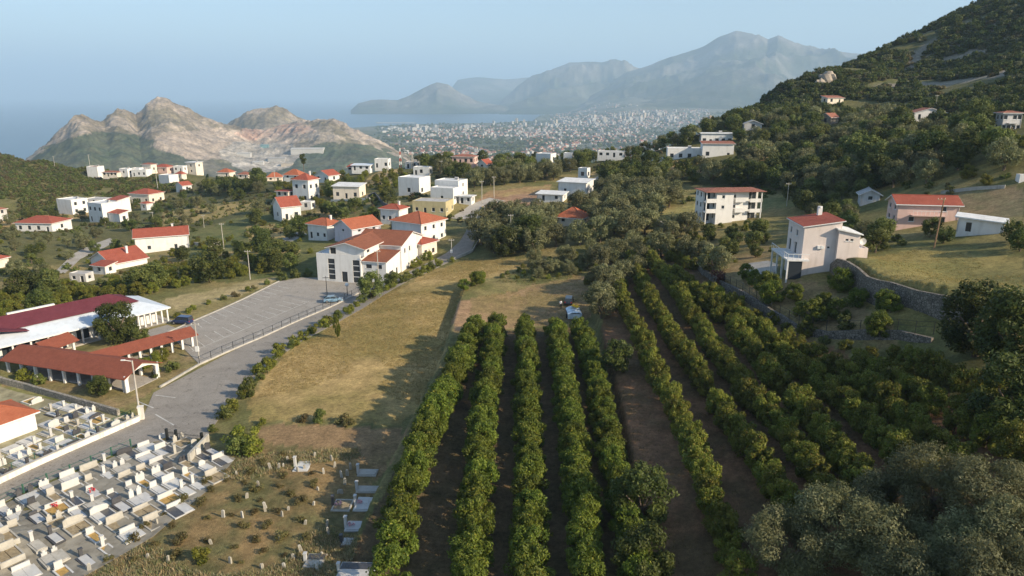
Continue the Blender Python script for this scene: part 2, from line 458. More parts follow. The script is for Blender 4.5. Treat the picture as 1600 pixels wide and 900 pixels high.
BVH = BVHTree.FromPolygons([tuple(c) for c in np.stack([GX, GY, GZ], -1).reshape(-1, 3).tolist()], g_q.tolist())
CAMV = Vector((0, 0, CAMZ))
def G(u, v):
    """the ground point seen at a pixel of the photograph"""
    h = BVH.ray_cast(CAMV, pix_dir(u, v).normalized())
    return h[0] if h[0] is not None else pix_depth(u, v, 400)
def H(x, y):
    h = BVH.ray_cast(Vector((x, y, 900)), Vector((0, 0, -1)))
    return h[0].z if h[0] is not None else 0.0
def on(x, y, dz=0.0): return Vector((x, y, H(x, y) + dz))
def ppm(p):
    """photograph pixels per metre at a point"""
    return FPX / (p.y * CP - (p.z - CAMZ) * SP)

# ------------------------------------------------------------------ sea, plain, far hills
SEA = -203.0
m, nt, b = new_mat('sea_water')
b.inputs['Base Color'].default_value = (.012,.050,.085,1); b.inputs['Roughness'].default_value = .28
nz = N(nt, 'ShaderNodeTexNoise'); nz.inputs['Scale'].default_value = .02; nz.inputs['Detail'].default_value = 8
ge = N(nt, 'ShaderNodeNewGeometry'); nt.links.new(ge.outputs['Position'], nz.inputs['Vector'])
bp = N(nt, 'ShaderNodeBump'); bp.inputs['Strength'].default_value = .25; bp.inputs['Distance'].default_value = 2
nt.links.new(nz.outputs['Fac'], bp.inputs['Height']); nt.links.new(bp.outputs[0], b.inputs['Normal'])
M_SEA = m
_t = np.linspace(R(-60), R(60), 60); _r = np.exp(np.linspace(math.log(1200), math.log(60000), 30))
_T, _Rr = np.meshgrid(_t, _r)
me, _ = grid_mesh('sea', np.stack([_Rr * np.sin(_T), _Rr * np.cos(_T), np.full(_T.shape, SEA)], -1), M_SEA)
link('sea', me)['kind'] = 'structure'

M_HILL = attr_mat('far_hill_rock_and_scrub', detail=((.006,.4),(.03,.45),(.12,.4)), bump=0)
def ridge(name, sil, dist, wf, wb, zb, noise, cols, cs, seed, du=3.0, rows=70, noise_len=300, polys=(), crest_noise=.5, power=1.25):
    """a hill from its skyline: crest at its own distance, falling to zb in front and behind"""
    us = np.arange(sil[0][0], sil[-1][0] + .1, du)
    vv = np.interp(us, [s[0] for s in sil], [s[1] for s in sil])
    dd = np.interp(us, [s[0] for s in dist], [s[1] for s in dist])
    t = np.concatenate([-np.linspace(1, 0, rows) ** 1.2, np.linspace(0, 1, rows // 3)[1:]])
    P = np.zeros((len(t), len(us), 3))
    for j, (u, v, d) in enumerate(zip(us, vv, dd)):
        c = pix_depth(u, v, d); k = math.hypot(c.x, c.y)
        r = np.where(t < 0, d + t * wf, d + t * wb)
        P[:, j, 0] = c.x / k * r; P[:, j, 1] = c.y / k * r
        P[:, j, 2] = zb + max(c.z - zb, 2) * (1 - np.abs(t)) ** power
    X, Y, Z = P[..., 0], P[..., 1], P[..., 2]
    ta = np.abs(t)[:, None]
    hh = np.maximum(Z[np.argmin(np.abs(t))][None, :] - zb, 5)
    n = ridged(X / noise_len, Y / noise_len, 5, seed) - .45
    env = np.clip((1 - ta) * 1.2, 0, 1) * (crest_noise + (1 - crest_noise) * np.clip(ta * 4, 0, 1))
    P[..., 2] = Z + n * noise * env * np.clip(hh / (hh.max() * .5), .15, 1)
    if noise < 70: P[..., 2] += (ridged(X / 42, Y / 42, 4, seed + 30) - .45) * 15 * np.clip(1.05 - ta, 0, 1)
    P[0, :, 2] = zb - 3; P[-1, :, 2] = zb - 3
    nn = sstep(.38, .62, fbm(X / cs, Y / cs, 5, seed + 9, .6))[..., None]
    frac = np.clip((P[..., 2] - zb) / hh, 0, 1)[..., None]
    low, high, rock = [np.array(c) for c in cols]
    c = low * (1 - frac) + high * frac
    slope = ridged(X / (noise_len * .5), Y / (noise_len * .5), 4, seed + 3)[..., None]
    k = np.clip(nn * .75 + (slope - .4) * .5, 0, 1) * np.clip(.15 + frac * 1.1, 0, 1)
    c = c * (1 - k) + rock * k
    c = c * (.7 + .6 * fbm(X / (cs * .3), Y / (cs * .3), 4, seed + 15, .65)[..., None])
    if polys:
        u, v = project(P[..., 0], P[..., 1], P[..., 2])
        wu = (fbm(X / 60, Y / 60, 3, 61) - .5) * 22; wv = (fbm(X / 60, Y / 60, 3, 62) - .5) * 12
        for poly, ca, cb, sc_ in polys:
            mk = inpoly(u + wu, v + wv, poly) & (t[:, None] < .03)
            q = sstep(.35, .65, fbm(X / sc_, Y / sc_, 5, 63, .65))[..., None]
            cc = np.array(ca) * q + np.array(cb) * (1 - q)
            c[mk] = cc[mk]
    me, q = grid_mesh(name, P, M_HILL, c)
    o = link(name, me); o['kind'] = 'structure'
    return o, P, q
GREENISH = ((.035,.052,.022), (.060,.067,.038), (.19,.172,.148))
PALE = ((.055,.066,.034), (.165,.135,.09), (.345,.285,.23))
QH, QP, QQ = ridge('quarry_hill', [(40,250),(60,233),(80,218),(98,200),(108,187),(120,180),(134,179),(148,187),(162,187),(172,178),(182,172),(196,171),(212,182),(222,172),(230,160),(245,152),(262,155),
   (280,166),(310,179),(340,191),(365,196),(395,204),(420,201),(450,192),(490,186),(520,184),(545,197),(580,215),(612,231),(650,252)],
   [(40,2500),(245,2850),(450,3000),(650,2800)], 850, 500, -204, 38, PALE, 110, 70, noise_len=150, crest_noise=.35, du=1.5, rows=110,
   polys=[([(45,255),(85,226),(150,205),(200,208),(250,222),(310,258),(360,300),(40,300)], (.050,.065,.032), (.085,.09,.05), 60),
          ([(420,245),(520,222),(600,232),(650,262),(640,290),(400,290)], (.055,.072,.038), (.09,.095,.055), 60),
          ([(230,225),(262,205),(345,200),(430,205),(470,218),(420,236),(350,250),(290,250)], (.35,.285,.225), (.28,.23,.18), 70),
          ([(365,205),(400,192),(480,194),(500,205),(455,214),(390,216)], (.35,.225,.165), (.37,.285,.225), 50),
          ([(340,235),(370,222),(420,222),(470,232),(455,262),(400,275),(350,252)], (.38,.345,.295), (.25,.225,.19), 35)])
ridge('quarry_hill_back', [(350,200),(364,190),(380,178),(405,170),(432,165),(450,173),(480,187),(510,205)],
   [(350,3500),(510,3500)], 600, 500, -204, 45, PALE, 150, 75, noise_len=190, du=2, crest_noise=.3)
ridge('headland', [(548,172),(560,161),(580,156),(620,157),(640,150),(662,138),(682,129),(700,131),(722,146),(745,158),(790,166),(850,172)],
   [(548,10500),(850,10500)], 900, 1500, -205, 120, GREENISH, 500, 80, noise_len=420, du=2, crest_noise=.25)
ridge('coastal_hill', [(690,160),(715,126),(745,121),(790,124),(830,121),(870,112),(900,120),(1000,150)],
   [(690,17000),(1000,17000)], 3500, 3000, -205, 260, GREENISH, 900, 85, noise_len=1300, du=2, crest_noise=.2)
ridge('mountain', [(780,160),(815,136),(850,116),(890,98),(915,96),(940,97),(962,92),(975,95),(990,106),(1010,120),(1080,150),(1150,172)],
   [(780,13500),(1150,13500)], 4200, 3000, -205, 620, GREENISH, 520, 90, noise_len=1300, du=2, crest_noise=.14)
ridge('mountain', [(860,178),(920,148),(980,112),(1020,98),(1060,84),(1100,71),(1125,58),(1150,50),(1175,54),(1200,65),(1216,57),(1235,66),(1262,76),(1300,79),(1340,84),(1380,92),(1430,110),(1500,150)],
   [(860,11500),(1500,11500)], 4600, 3000, -205, 620, GREENISH, 480, 95, noise_len=1250, du=2, crest_noise=.12)
ridge('mountain', [(1330,95),(1360,84),(1400,72),(1440,58),(1480,45),(1540,36),(1640,30)],
   [(1330,15000),(1640,15000)], 4000, 3000, -205, 300, GREENISH, 1000, 97, noise_len=1300, du=3, crest_noise=.14)

# coastal plain with the distant town: pixel columns laid on the plain at sea level, rising gently to the mountains
def plain_z(x, y):
    r = np.hypot(x, y); a = np.arctan2(x, y)
    rise = np.maximum(0, r - 5600) * .055 * sstep(R(3), R(10), a)
    return -200 + rise
_us = np.arange(500, 1420, 4.0)
_sh = np.interp(_us, [500,590,650,770,832,842,870,900,1420], [203,197,194,192,189,181,176,172,166])
_sm = np.linspace(0, 1, 70) ** 1.6
P = np.zeros((len(_sm), len(_us), 3))
for j, (u, v0) in enumerate(zip(_us, _sh)):
    for i, s in enumerate(_sm):
        v = v0 + (292 - v0) * s
        p = pix_plane(u, v, -200); P[i, j] = (p.x, p.y, 0)
P[..., 2] = plain_z(P[..., 0], P[..., 1])
X, Y = P[..., 0], P[..., 1]
n1 = sstep(.35, .65, fbm(X / 110, Y / 110, 4, 101))[..., None]; n2 = sstep(.4, .62, fbm(X / 320, Y / 320, 4, 102))[..., None]
c = np.array((.055,.075,.035)) * n1 + np.array((.14,.135,.075)) * (1 - n1)
c = c * (1 - n2 * .5) + np.array((.23,.215,.18)) * n2 * .5
M_PLAIN = attr_mat('coastal_plain_fields', detail=((.01,.3),(.04,.45)), bump=0)
me, _pq = grid_mesh('coastal_plain', P, M_PLAIN, c)
link('coastal_plain', me)['kind'] = 'structure'
PBVH = BVHTree.FromPolygons(P.reshape(-1, 3).tolist(), _pq.tolist())

# haze
M, nt, b = new_mat('haze_air')
nt.nodes.remove(b)
pv = N(nt, 'ShaderNodeVolumePrincipled')
pv.inputs['Color'].default_value = (.53,.75,.98,1); pv.inputs['Density'].default_value = 9.2e-5; pv.inputs['Anisotropy'].default_value = 0.0
nt.links.new(pv.outputs[0], nt.nodes['Material Output'].inputs['Volume'])
hz = MB().box(-62000, 62000, -3000, 62000, -260, 1750).build('haze', M)
tag(hz, 'pale blue summer haze over the coast', 'haze', kind='stuff')

# ================================================================== ROADS AND PAVED AREAS
def strip(name, Lp, Rp, mat, lift, step=2.0, across=8, world=False, hfun=None, skirt=.5):
    """a paved sheet between two edge lines given as photograph pixels, laid on the ground"""
    L = [Vector(p) if world else G(*p) for p in Lp]; Rr = [Vector(p) if world else G(*p) for p in Rp]
    rows = []
    for i in range(len(L) - 1):
        n = max(1, int(max((L[i+1] - L[i]).length, (Rr[i+1] - Rr[i]).length) / step))
        for k in range(n):
            t = k / n; rows.append((L[i].lerp(L[i+1], t), Rr[i].lerp(Rr[i+1], t)))
    rows.append((L[-1], Rr[-1]))
    P = np.zeros((len(rows), across + 3, 3))
    for i, (a, b) in enumerate(rows):
        for j in range(across + 1):
            p = a.lerp(b, j / across); z = (hfun or H)(p.x, p.y)
            P[i, j + 1] = (p.x, p.y, z + lift)
        P[i, 0] = P[i, 1] - (0, 0, skirt); P[i, -1] = P[i, -2] - (0, 0, skirt)
    me, _ = grid_mesh(name, P, mat, smooth=False)
    o = link(name, me); o['kind'] = 'structure'
    return o, P
def pave_mat(name, a, b_, crack=(.05,.05,.05), sc_=.35):
    m, nt, b = new_mat(name)
    g = N(nt, 'ShaderNodeNewGeometry')
    n1 = N(nt, 'ShaderNodeTexNoise'); n1.inputs['Scale'].default_value = sc_; n1.inputs['Detail'].default_value = 7; n1.inputs['Roughness'].default_value = .7
    n2 = N(nt, 'ShaderNodeTexNoise'); n2.inputs['Scale'].default_value = 6; n2.inputs['Detail'].default_value = 4
    nt.links.new(g.outputs['Position'], n1.inputs['Vector']); nt.links.new(g.outputs['Position'], n2.inputs['Vector'])
    r = ramp(nt, n1.outputs['Fac'], [(.3, a), (.7, b_)])
    r2 = ramp(nt, n2.outputs['Fac'], [(.3, (.8,) * 3), (.7, (1.15,) * 3)])
    mx = N(nt, 'ShaderNodeMix', data_type='RGBA', blend_type='MULTIPLY'); mx.inputs['Factor'].default_value = 1
    nt.links.new(r.outputs[0], mx.inputs['A']); nt.links.new(r2.outputs[0], mx.inputs['B'])
    n4 = N(nt, 'ShaderNodeTexNoise'); n4.inputs['Scale'].default_value = .9; n4.inputs['Detail'].default_value = 3; n4.inputs['Distortion'].default_value = 1.5
    nt.links.new(g.outputs['Position'], n4.inputs['Vector'])
    r4 = ramp(nt, n4.outputs['Fac'], [(.60, (1, 1, 1)), (.72, (.66, .65, .63))])
    mx4 = N(nt, 'ShaderNodeMix', data_type='RGBA', blend_type='MULTIPLY'); mx4.inputs['Factor'].default_value = 1
    nt.links.new(mx.outputs['Result'], mx4.inputs['A']); nt.links.new(r4.outputs[0], mx4.inputs['B']); mx = mx4
    vo = N(nt, 'ShaderNodeTexVoronoi', feature='DISTANCE_TO_EDGE'); vo.inputs['Scale'].default_value = .12
    nt.links.new(g.outputs['Position'], vo.inputs['Vector'])
    r3 = ramp(nt, vo.outputs['Distance'], [(.004, (1, 1, 1)), (.012, (0, 0, 0))])
    mx2 = N(nt, 'ShaderNodeMix', data_type='RGBA'); mx2.inputs['B'].default_value = (*crack, 1)
    ml = N(nt, 'ShaderNodeMath', operation='MULTIPLY'); ml.inputs[1].default_value = .13
    nt.links.new(r3.outputs[0], ml.inputs[0]); nt.links.new(ml.outputs[0], mx2.inputs['Factor'])
    nt.links.new(mx.outputs['Result'], mx2.inputs['A'])
    nt.links.new(mx2.outputs['Result'], b.inputs['Base Color'])
    b.inputs['Roughness'].default_value = .9; b.inputs['Specular IOR Level'].default_value = .2
    MATS[name] = m
    return m
M_ROAD = pave_mat('worn_asphalt', (.255,.23,.198), (.335,.305,.265))
M_PARK = pave_mat('parking_asphalt', (.285,.262,.23), (.365,.338,.30))
M_CONC = pave_mat('pale_concrete', (.36,.33,.29), (.46,.43,.38))
M_PAINT = plain('road_paint', (.50,.49,.455), .8, .35, 1.5)
M_KERB = plain('concrete_kerb', (.42,.40,.36), .9, .2, 1.2, .3)
strip('road', [(-90,797),(0,756),(110,706),(222,655),(240,614),(312,576),(400,531),(470,500),(530,473),(590,446),(640,424),(697,396),(718,378),(728,362),(733,350)],
              [(-90,832),(0,788),(110,738),(222,692),(322,684),(352,640),(415,574),(470,534),(524,506),(584,471),(642,437),(708,406),(736,392),(745,368),(750,350)], M_ROAD, .06)
strip('road', [(702,341),(722,330),(733,321),(745,316),(765,309)], [(756,344),(757,332),(752,323),(764,318),(790,314)], M_CONC, .06)
strip('path', [(925,280),(960,262),(1000,254),(1035,246)], [(945,284),(975,270),(1010,260),(1045,250)], M_CONC, .05)
strip('path', [(85,425),(110,400),(150,380),(172,372)], [(100,428),(125,405),(165,386),(180,377)], M_CONC, .05)
strip('path', [(405,395),(430,378),(470,360)], [(420,398),(440,384),(480,366)], M_CONC, .05)
PK = [G(262,520), G(312,570), G(560,459), G(436,440)]
def PKp(s, t):   # s along the lot (near to far), t across (field side to road side)
    return PK[0].lerp(PK[3], s).lerp(PK[1].lerp(PK[2], s), t)
def park_h(x, y): return H(x, y)
_park, _ = strip('parking_lot', [PK[0], PK[3]], [PK[1], PK[2]], M_PARK, .08, world=True, step=2.5, across=16)
_park2, _ = strip('forecourt', [(436,440),(470,434),(500,434)], [(560,459),(575,450),(570,440)], M_PARK, .075)
strip('yard', [(218,520),(262,508)], [(262,535),(300,524)], M_PARK, .07)
def decal(name, a, b_, w, parent, lift=.095):
    d = (b_ - a); d.z = 0; nrm = Vector((-d.y, d.x, 0)).normalized() * w / 2
    k = max(1, int(d.length / 2))
    vs = []
    for i in range(k + 1):
        p = a.lerp(b_, i / k)
        for s in (-1, 1):
            q = p + nrm * s; vs.append((q.x, q.y, H(q.x, q.y) + lift))
    fs = [(2*i, 2*i+1, 2*i+3, 2*i+2) for i in range(k)]
    return link(name, me_from(name, vs, fs, M_PAINT), parent)
for i in range(15):
    s = .06 + i * .061
    decal('bay_line', PKp(s, .02), PKp(s, .24), .12, _park)
for i in range(14):
    s = .03 + i * .058
    decal('bay_line', PKp(s, .44), PKp(s, .68), .12, _park)
decal('bay_line', PKp(.02, .68), PKp(.80, .68), .12, _park)
for i in range(8):
    s = .16 + i * .085
    decal('bay_line', PKp(s, .90), PKp(s + .022, .90), .22, _park)
decal('bay_line', PKp(.10, .84), PKp(.15, .84), .2, _park)
for a, b_ in (((243,648),(272,665)), ((216,628),(240,638)), ((243,618),(274,622))):
    decal('lane_line', G(*a), G(*b_), .18, bpy.data.objects['road'], .075)

def wall_line(name, pts, h, th, mat, label, cat='wall', cap=None, step=3.0, sink=.6, base=None):
    """a wall following the ground along world points"""
    mb = MB(); cb = MB()
    P = [pts[0]]
    for a, b_ in zip(pts[:-1], pts[1:]):
        n = max(1, int((b_ - a).length / step))
        P += [a.lerp(b_, (k + 1) / n) for k in range(n)]
    z = [H(p.x, p.y) if base is None else base(p) for p in P]
    Ls, Rs = [], []
    for i, p in enumerate(P):
        a = P[max(0, i - 1)]; b_ = P[min(len(P) - 1, i + 1)]
        d = (b_ - a); n = Vector((-d.y, d.x, 0)).normalized() * th / 2
        Ls.append(p + n); Rs.append(p - n)
    vs = []
    for i in range(len(P)):
        for q in (Ls[i], Rs[i]):
            vs += [(q.x, q.y, z[i] - sink), (q.x, q.y, z[i] + h)]
    fs = []
    for i in range(len(P) - 1):
        a = 4 * i; b2 = a + 4
        fs += [(a, b2, b2+1, a+1), (a+2, a+3, b2+3, b2+2), (a+1, b2+1, b2+3, a+3)]
    e = 4 * (len(P) - 1)
    fs += [(0, 1, 3, 2), (e, e+2, e+3, e+1)]
    c = P[0].copy(); c.z = z[0]
    root = empty(name, c)
    tag(root, label, cat)
    mb.add([(x - c.x, y - c.y, zz - c.z) for x, y, zz in vs], fs)
    mb.build('wall_face', mat, root)
    if cap:
        vs = []
        for i in range(len(P)):
            n = (Ls[i] - Rs[i]).normalized() * .06
            for q in (Ls[i] + n, Rs[i] - n):
                vs += [(q.x - c.x, q.y - c.y, z[i] + h + .004 - c.z), (q.x - c.x, q.y - c.y, z[i] + h + .1 - c.z)]
        cb.add(vs, fs + [(4*i, 4*i+2, 4*i+6, 4*i+4) for i in range(len(P) - 1)])
        cb.build('coping', cap, root)
    return root
def stone_mat(name, a, b_, mortar, sc_):
    m, nt, b = new_mat(name)
    g = N(nt, 'ShaderNodeNewGeometry')
    vo = N(nt, 'ShaderNodeTexVoronoi'); vo.inputs['Scale'].default_value = sc_
    ve = N(nt, 'ShaderNodeTexVoronoi', feature='DISTANCE_TO_EDGE'); ve.inputs['Scale'].default_value = sc_
    nt.links.new(g.outputs['Position'], vo.inputs['Vector']); nt.links.new(g.outputs['Position'], ve.inputs['Vector'])
    sx = N(nt, 'ShaderNodeSeparateColor'); nt.links.new(vo.outputs['Color'], sx.inputs[0])
    r = ramp(nt, sx.outputs[0], [(0, a), (1, b_)])
    r2 = ramp(nt, ve.outputs['Distance'], [(.02, (1, 1, 1)), (.09, (0, 0, 0))])
    mx = N(nt, 'ShaderNodeMix', data_type='RGBA'); mx.inputs['B'].default_value = (*mortar, 1)
    nt.links.new(r2.outputs[0], mx.inputs['Factor']); nt.links.new(r.outputs[0], mx.inputs['A'])
    nt.links.new(mx.outputs['Result'], b.inputs['Base Color'])
    bp = N(nt, 'ShaderNodeBump'); bp.inputs['Strength'].default_value = .7; bp.inputs['Distance'].default_value = .08
    nt.links.new(ve.outputs['Distance'], bp.inputs['Height']); nt.links.new(bp.outputs[0], b.inputs['Normal'])
    b.inputs['Roughness'].default_value = .95
    MATS[name] = m
    return m
M_GCONC0 = plain('lane_concrete', (.40,.38,.34), .9, .15, 1.2, .2, stain=.5)
M_DARKST = plain('dark_block_wall', (.12,.12,.125), .9, .2, 1.2, .2)
M_STONE = stone_mat('dry_stone', (.13,.115,.095), (.25,.22,.185), (.05,.045,.035), 2.6)
M_STONE2 = stone_mat('pale_rubble', (.24,.22,.18), (.36,.33,.28), (.12,.11,.09), 2.6)
M_WHITEWALL = plain('whitewashed_wall', (.74,.71,.64), .9, .10, .8, .2, stain=.6)
wall_line('boundary_wall', [G(-60,783), G(0,756), G(218,658)], 0.8, .25, M_WHITEWALL, 'white plastered roadside wall below the upper cemetery', cap=M_KERB)
MB().box(-.35,.35,-.35,.35,-.4,1.9).box(-.42,.42,-.42,.42,1.9,2.0).build('gate_pillar', M_WHITEWALL, None, G(222,655), .4)
tag(bpy.data.objects['gate_pillar'], 'square white pillar ending the roadside wall at the junction', 'pillar')
wall_line('stone_wall', [G(-20,590), G(40,608), G(110,628), G(186,650)], 1.0, .45, M_STONE2, 'low grey stone wall between the upper cemetery and the red-roofed walkway')
def uphill(p, line):
    i = min(range(len(line)), key=lambda k: (line[k][0] - p.x) ** 2 + (line[k][1] - p.y) ** 2)
    a, b_ = line[max(0, i - 1)], line[min(len(line) - 1, i + 1)]; dx, dy = b_[0] - a[0], b_[1] - a[1]; l = math.hypot(dx, dy)
    return H(p.x - dy / l * 1.5, p.y + dx / l * 1.5)
wall_line('retaining_wall', [Vector((x, y, 0)) for x, y in WALL_LOW], -.15, .5, M_STONE, 'curving dry stone terrace wall above the right-hand orchard rows',
          base=lambda p: uphill(p, WALL_LOW), sink=2.6)
wall_line('retaining_wall', [Vector((x, y, 0)) for x, y in WALL_TOP], .05, .5, M_STONE, 'tall dry stone wall holding up the lawn by the pink villa',
          base=lambda p: uphill(p, WALL_TOP), sink=4.5)
# kerb and fence along the lot
wall_line('kerb', [PK[0], PK[3]], .22, .3, M_KERB, 'pale kerb along the field side of the parking lot', 'kerb')
wall_line('kerb', [G(250,606), PK[1], PKp(.5, 1.0), PK[2]], .3, .3, M_KERB, 'pale low kerb wall between the parking lot and the road', 'kerb')
M_DARKMETAL = plain('dark_metal', (.05,.055,.055), .5, .2, 3, metal=.6)
M_GREENMETAL = plain('green_fence_paint', (.05,.13,.09), .6, .25, 3)
def fence(name, pts, h, post_gap, mat, label, rails=(.35,.95), mesh_rows=0, pr=.035, lift=0.0):
    tot = sum((b_ - a).length for a, b_ in zip(pts[:-1], pts[1:]))
    n = max(2, int(tot / post_gap))
    Q = []
    for i in range(n + 1):
        s = tot * i / n; k = 0
        while k < len(pts) - 2 and s > (pts[k+1] - pts[k]).length: s -= (pts[k+1] - pts[k]).length; k += 1
        p = pts[k].lerp(pts[k+1], min(1, s / (pts[k+1] - pts[k]).length)); Q.append(on(p.x, p.y, lift))
    root = empty(name, Q[0]); tag(root, label, 'fence')
    pm = MB().box(-pr, pr, -pr, pr, -.3, h); pme = me_from('post', pm.v, pm.f, mat)
    for q in Q: link('post', pme, root, q - Q[0])
    for rz in rails:
        mb = MB()
        for a, b_ in zip(Q[:-1], Q[1:]):
            mb.tube(a - Q[0] + Vector((0, 0, rz * h)), b_ - Q[0] + Vector((0, 0, rz * h)), .022, n=5)
        mb.build('rail', mat, root)
    return root
fence('parking_fence', [PK[1], PKp(.5, 1.0), PK[2]], 1.35, 2.6, M_DARKMETAL, 'thin dark post fence between the parking lot and the road', lift=.25)
fence('garden_fence', [on(x, y) for x, y in WALL_LOW[2:]], 1.5, 2.4, M_DARKMETAL, 'thin wire fence on the curving stone wall of the garden', rails=(.5, .97), lift=1.3)

wall_line('lane_wall', [G(705,408), G(738,394), G(752,372)], .7, .3, M_GCONC0, 'low concrete wall along the shaded lane under the trees')
wall_line('lane_wall', [G(751,346), G(758,334), G(757,324)], .9, .3, M_GCONC0, 'pale curved parapet at the bend of the concrete lane')
wall_line('plot_wall', [G(571,312), G(585,305), G(600,322), G(618,334)], 1.3, .3, M_DARKST, 'dark concrete wall climbing between the village gardens')
wall_line('plot_wall', [G(519,345), G(540,360), G(545,366)], 1.2, .3, M_DARKST, 'short dark wall beside the orange-roofed houses')
wall_line('plot_wall', [G(517,315), G(545,314), G(578,312)], .8, .25, M_WHITEWALL, 'low white wall in front of the long beige house')
wall_line('terrace_wall', [G(300,385), G(325,388), G(345,384)], 1.6, .4, M_GCONC0, 'pale concrete platform wall right of the long red gable roof')
wall_line('terrace_wall', [G(1020,345), G(1038,358), G(1050,368)], 1.3, .4, M_GCONC0, 'curved concrete wall right of the olive grove')
wall_line('field_wall', [G(1470,303), G(1520,297), G(1570,294)], .7, .3, M_GCONC0, 'pale wall along the top of the ploughed terrace')

# ================================================================== BUILDINGS
def roof_mat(name, a, b_, wave=9.0):
    m, nt, b = new_mat(name)
    tc = N(nt, 'ShaderNodeTexCoord')
    n1 = N(nt, 'ShaderNodeTexNoise'); n1.inputs['Scale'].default_value = .9; n1.inputs['Detail'].default_value = 8; n1.inputs['Roughness'].default_value = .7
    nt.links.new(tc.outputs['Object'], n1.inputs['Vector'])
    r = ramp(nt, n1.outputs['Fac'], [(.3, a), (.7, b_)])
    br = N(nt, 'ShaderNodeTexBrick'); br.inputs['Scale'].default_value = 2.4
    br.inputs['Color1'].default_value = (1,1,1,1); br.inputs['Color2'].default_value = (.78,.78,.78,1); br.inputs['Mortar'].default_value = (.55,.55,.55,1)
    br.inputs['Mortar Size'].default_value = .03
    nt.links.new(tc.outputs['Object'], br.inputs['Vector'])
    mx = N(nt, 'ShaderNodeMix', data_type='RGBA', blend_type='MULTIPLY'); mx.inputs['Factor'].default_value = .8
    nt.links.new(r.outputs[0], mx.inputs['A']); nt.links.new(br.outputs[0], mx.inputs['B'])
    nt.links.new(mx.outputs['Result'], b.inputs['Base Color'])
    b.inputs['Roughness'].default_value = .85; b.inputs['Specular IOR Level'].default_value = .2
    wv = N(nt, 'ShaderNodeTexWave'); wv.inputs['Scale'].default_value = wave; wv.inputs['Distortion'].default_value = .4
    nt.links.new(tc.outputs['Object'], wv.inputs['Vector'])
    bp = N(nt, 'ShaderNodeBump'); bp.inputs['Strength'].default_value = .35; bp.inputs['Distance'].default_value = .06
    nt.links.new(wv.outputs['Fac'], bp.inputs['Height']); nt.links.new(bp.outputs[0], b.inputs['Normal'])
    MATS[name] = m
    return m
T_ORANGE = roof_mat('orange_roof_tiles', (.38,.115,.06), (.50,.17,.09))
T_RED = roof_mat('red_roof_tiles', (.32,.08,.052), (.43,.125,.08))
T_BROWN = roof_mat('brown_roof_tiles', (.26,.095,.055), (.36,.14,.08))
T_OLD = roof_mat('weathered_roof_tiles', (.27,.10,.07), (.42,.19,.13))
T_WALK = roof_mat('red_brown_walkway_tiles', (.245,.075,.045), (.33,.105,.065))
T_PURPLE = roof_mat('maroon_sheet_roof', (.135,.032,.045), (.19,.05,.065), 5)
T_WHITE = plain('white_flat_roof', (.66,.67,.67), .8, .12, .5, stain=.4)
T_GREY = plain('grey_flat_roof', (.42,.41,.40), .9, .2, .5, stain=.3)
T_SHEET = plain('pale_metal_roof', (.60,.66,.72), .45, .07, .4, stain=.2)
W_WHITE = plain('white_render', (.72,.71,.685), .85, .05, .6, .1, stain=.25)
W_CREAM = plain('cream_render', (.74,.66,.55), .85, .06, .6, .1, stain=.3)
W_PINK = plain('pink_render', (.66,.46,.40), .85, .06, .6, .1, stain=.25)
W_ROSE = plain('rose_render', (.69,.60,.55), .85, .05, .6, .1, stain=.25)
W_GREY = plain('grey_render', (.55,.54,.53), .85, .08, .6, .1, stain=.4)
W_LILAC = plain('lilac_render', (.62,.58,.64), .85, .06, .6, .1, stain=.3)
W_OLIVE = plain('yellow_olive_render', (.46,.40,.23), .85, .08, .6, .1, stain=.3)
W_STONE = stone_mat('rubble_wall', (.33,.28,.22), (.46,.40,.32), (.2,.17,.13), 2.5)
M_FRAME = plain('white_window_frame', (.72,.72,.70), .5, .05, 3)
M_BROWNF = plain('brown_shutter', (.17,.07,.045), .6, .2, 3)
m, nt, b = new_mat('dark_window_glass'); b.inputs['Base Color'].default_value = (.035,.042,.05,1); b.inputs['Roughness'].default_value = .12
M_GLASS = m

def panel(mb, reveal, o, ux, L, Ht, nrm, holes, depth=.16):
    """a wall face with real openings; reveals go into the same wall mesh"""
    o = Vector(o); ux = Vector(ux); nrm = Vector(nrm); up = Vector((0, 0, 1))
    xs = sorted({0, L, *[h[0] for h in holes], *[h[0] + h[2] for h in holes]})
    zs = sorted({0, Ht, *[h[1] for h in holes], *[h[1] + h[3] for h in holes]})
    P = lambda x, z, d=0: tuple(o + ux * x + up * z - nrm * d)
    for x0, x1 in zip(xs[:-1], xs[1:]):
        for z0, z1 in zip(zs[:-1], zs[1:]):
            cx, cz = (x0 + x1) / 2, (z0 + z1) / 2
            if any(h[0] < cx < h[0] + h[2] and h[1] < cz < h[1] + h[3] for h in holes): continue
            mb.add([P(x0, z0), P(x1, z0), P(x1, z1), P(x0, z1)], [(0, 1, 2, 3)])
    for x, z, w, h in [q[:4] for q in holes]:
        a = [P(x, z), P(x+w, z), P(x+w, z+h), P(x, z+h)]; b_ = [P(x, z, depth), P(x+w, z, depth), P(x+w, z+h, depth), P(x, z+h, depth)]
        mb.add(a + b_, [(0,1,5,4), (1,2,6,5), (2,3,7,6), (3,0,4,7)])
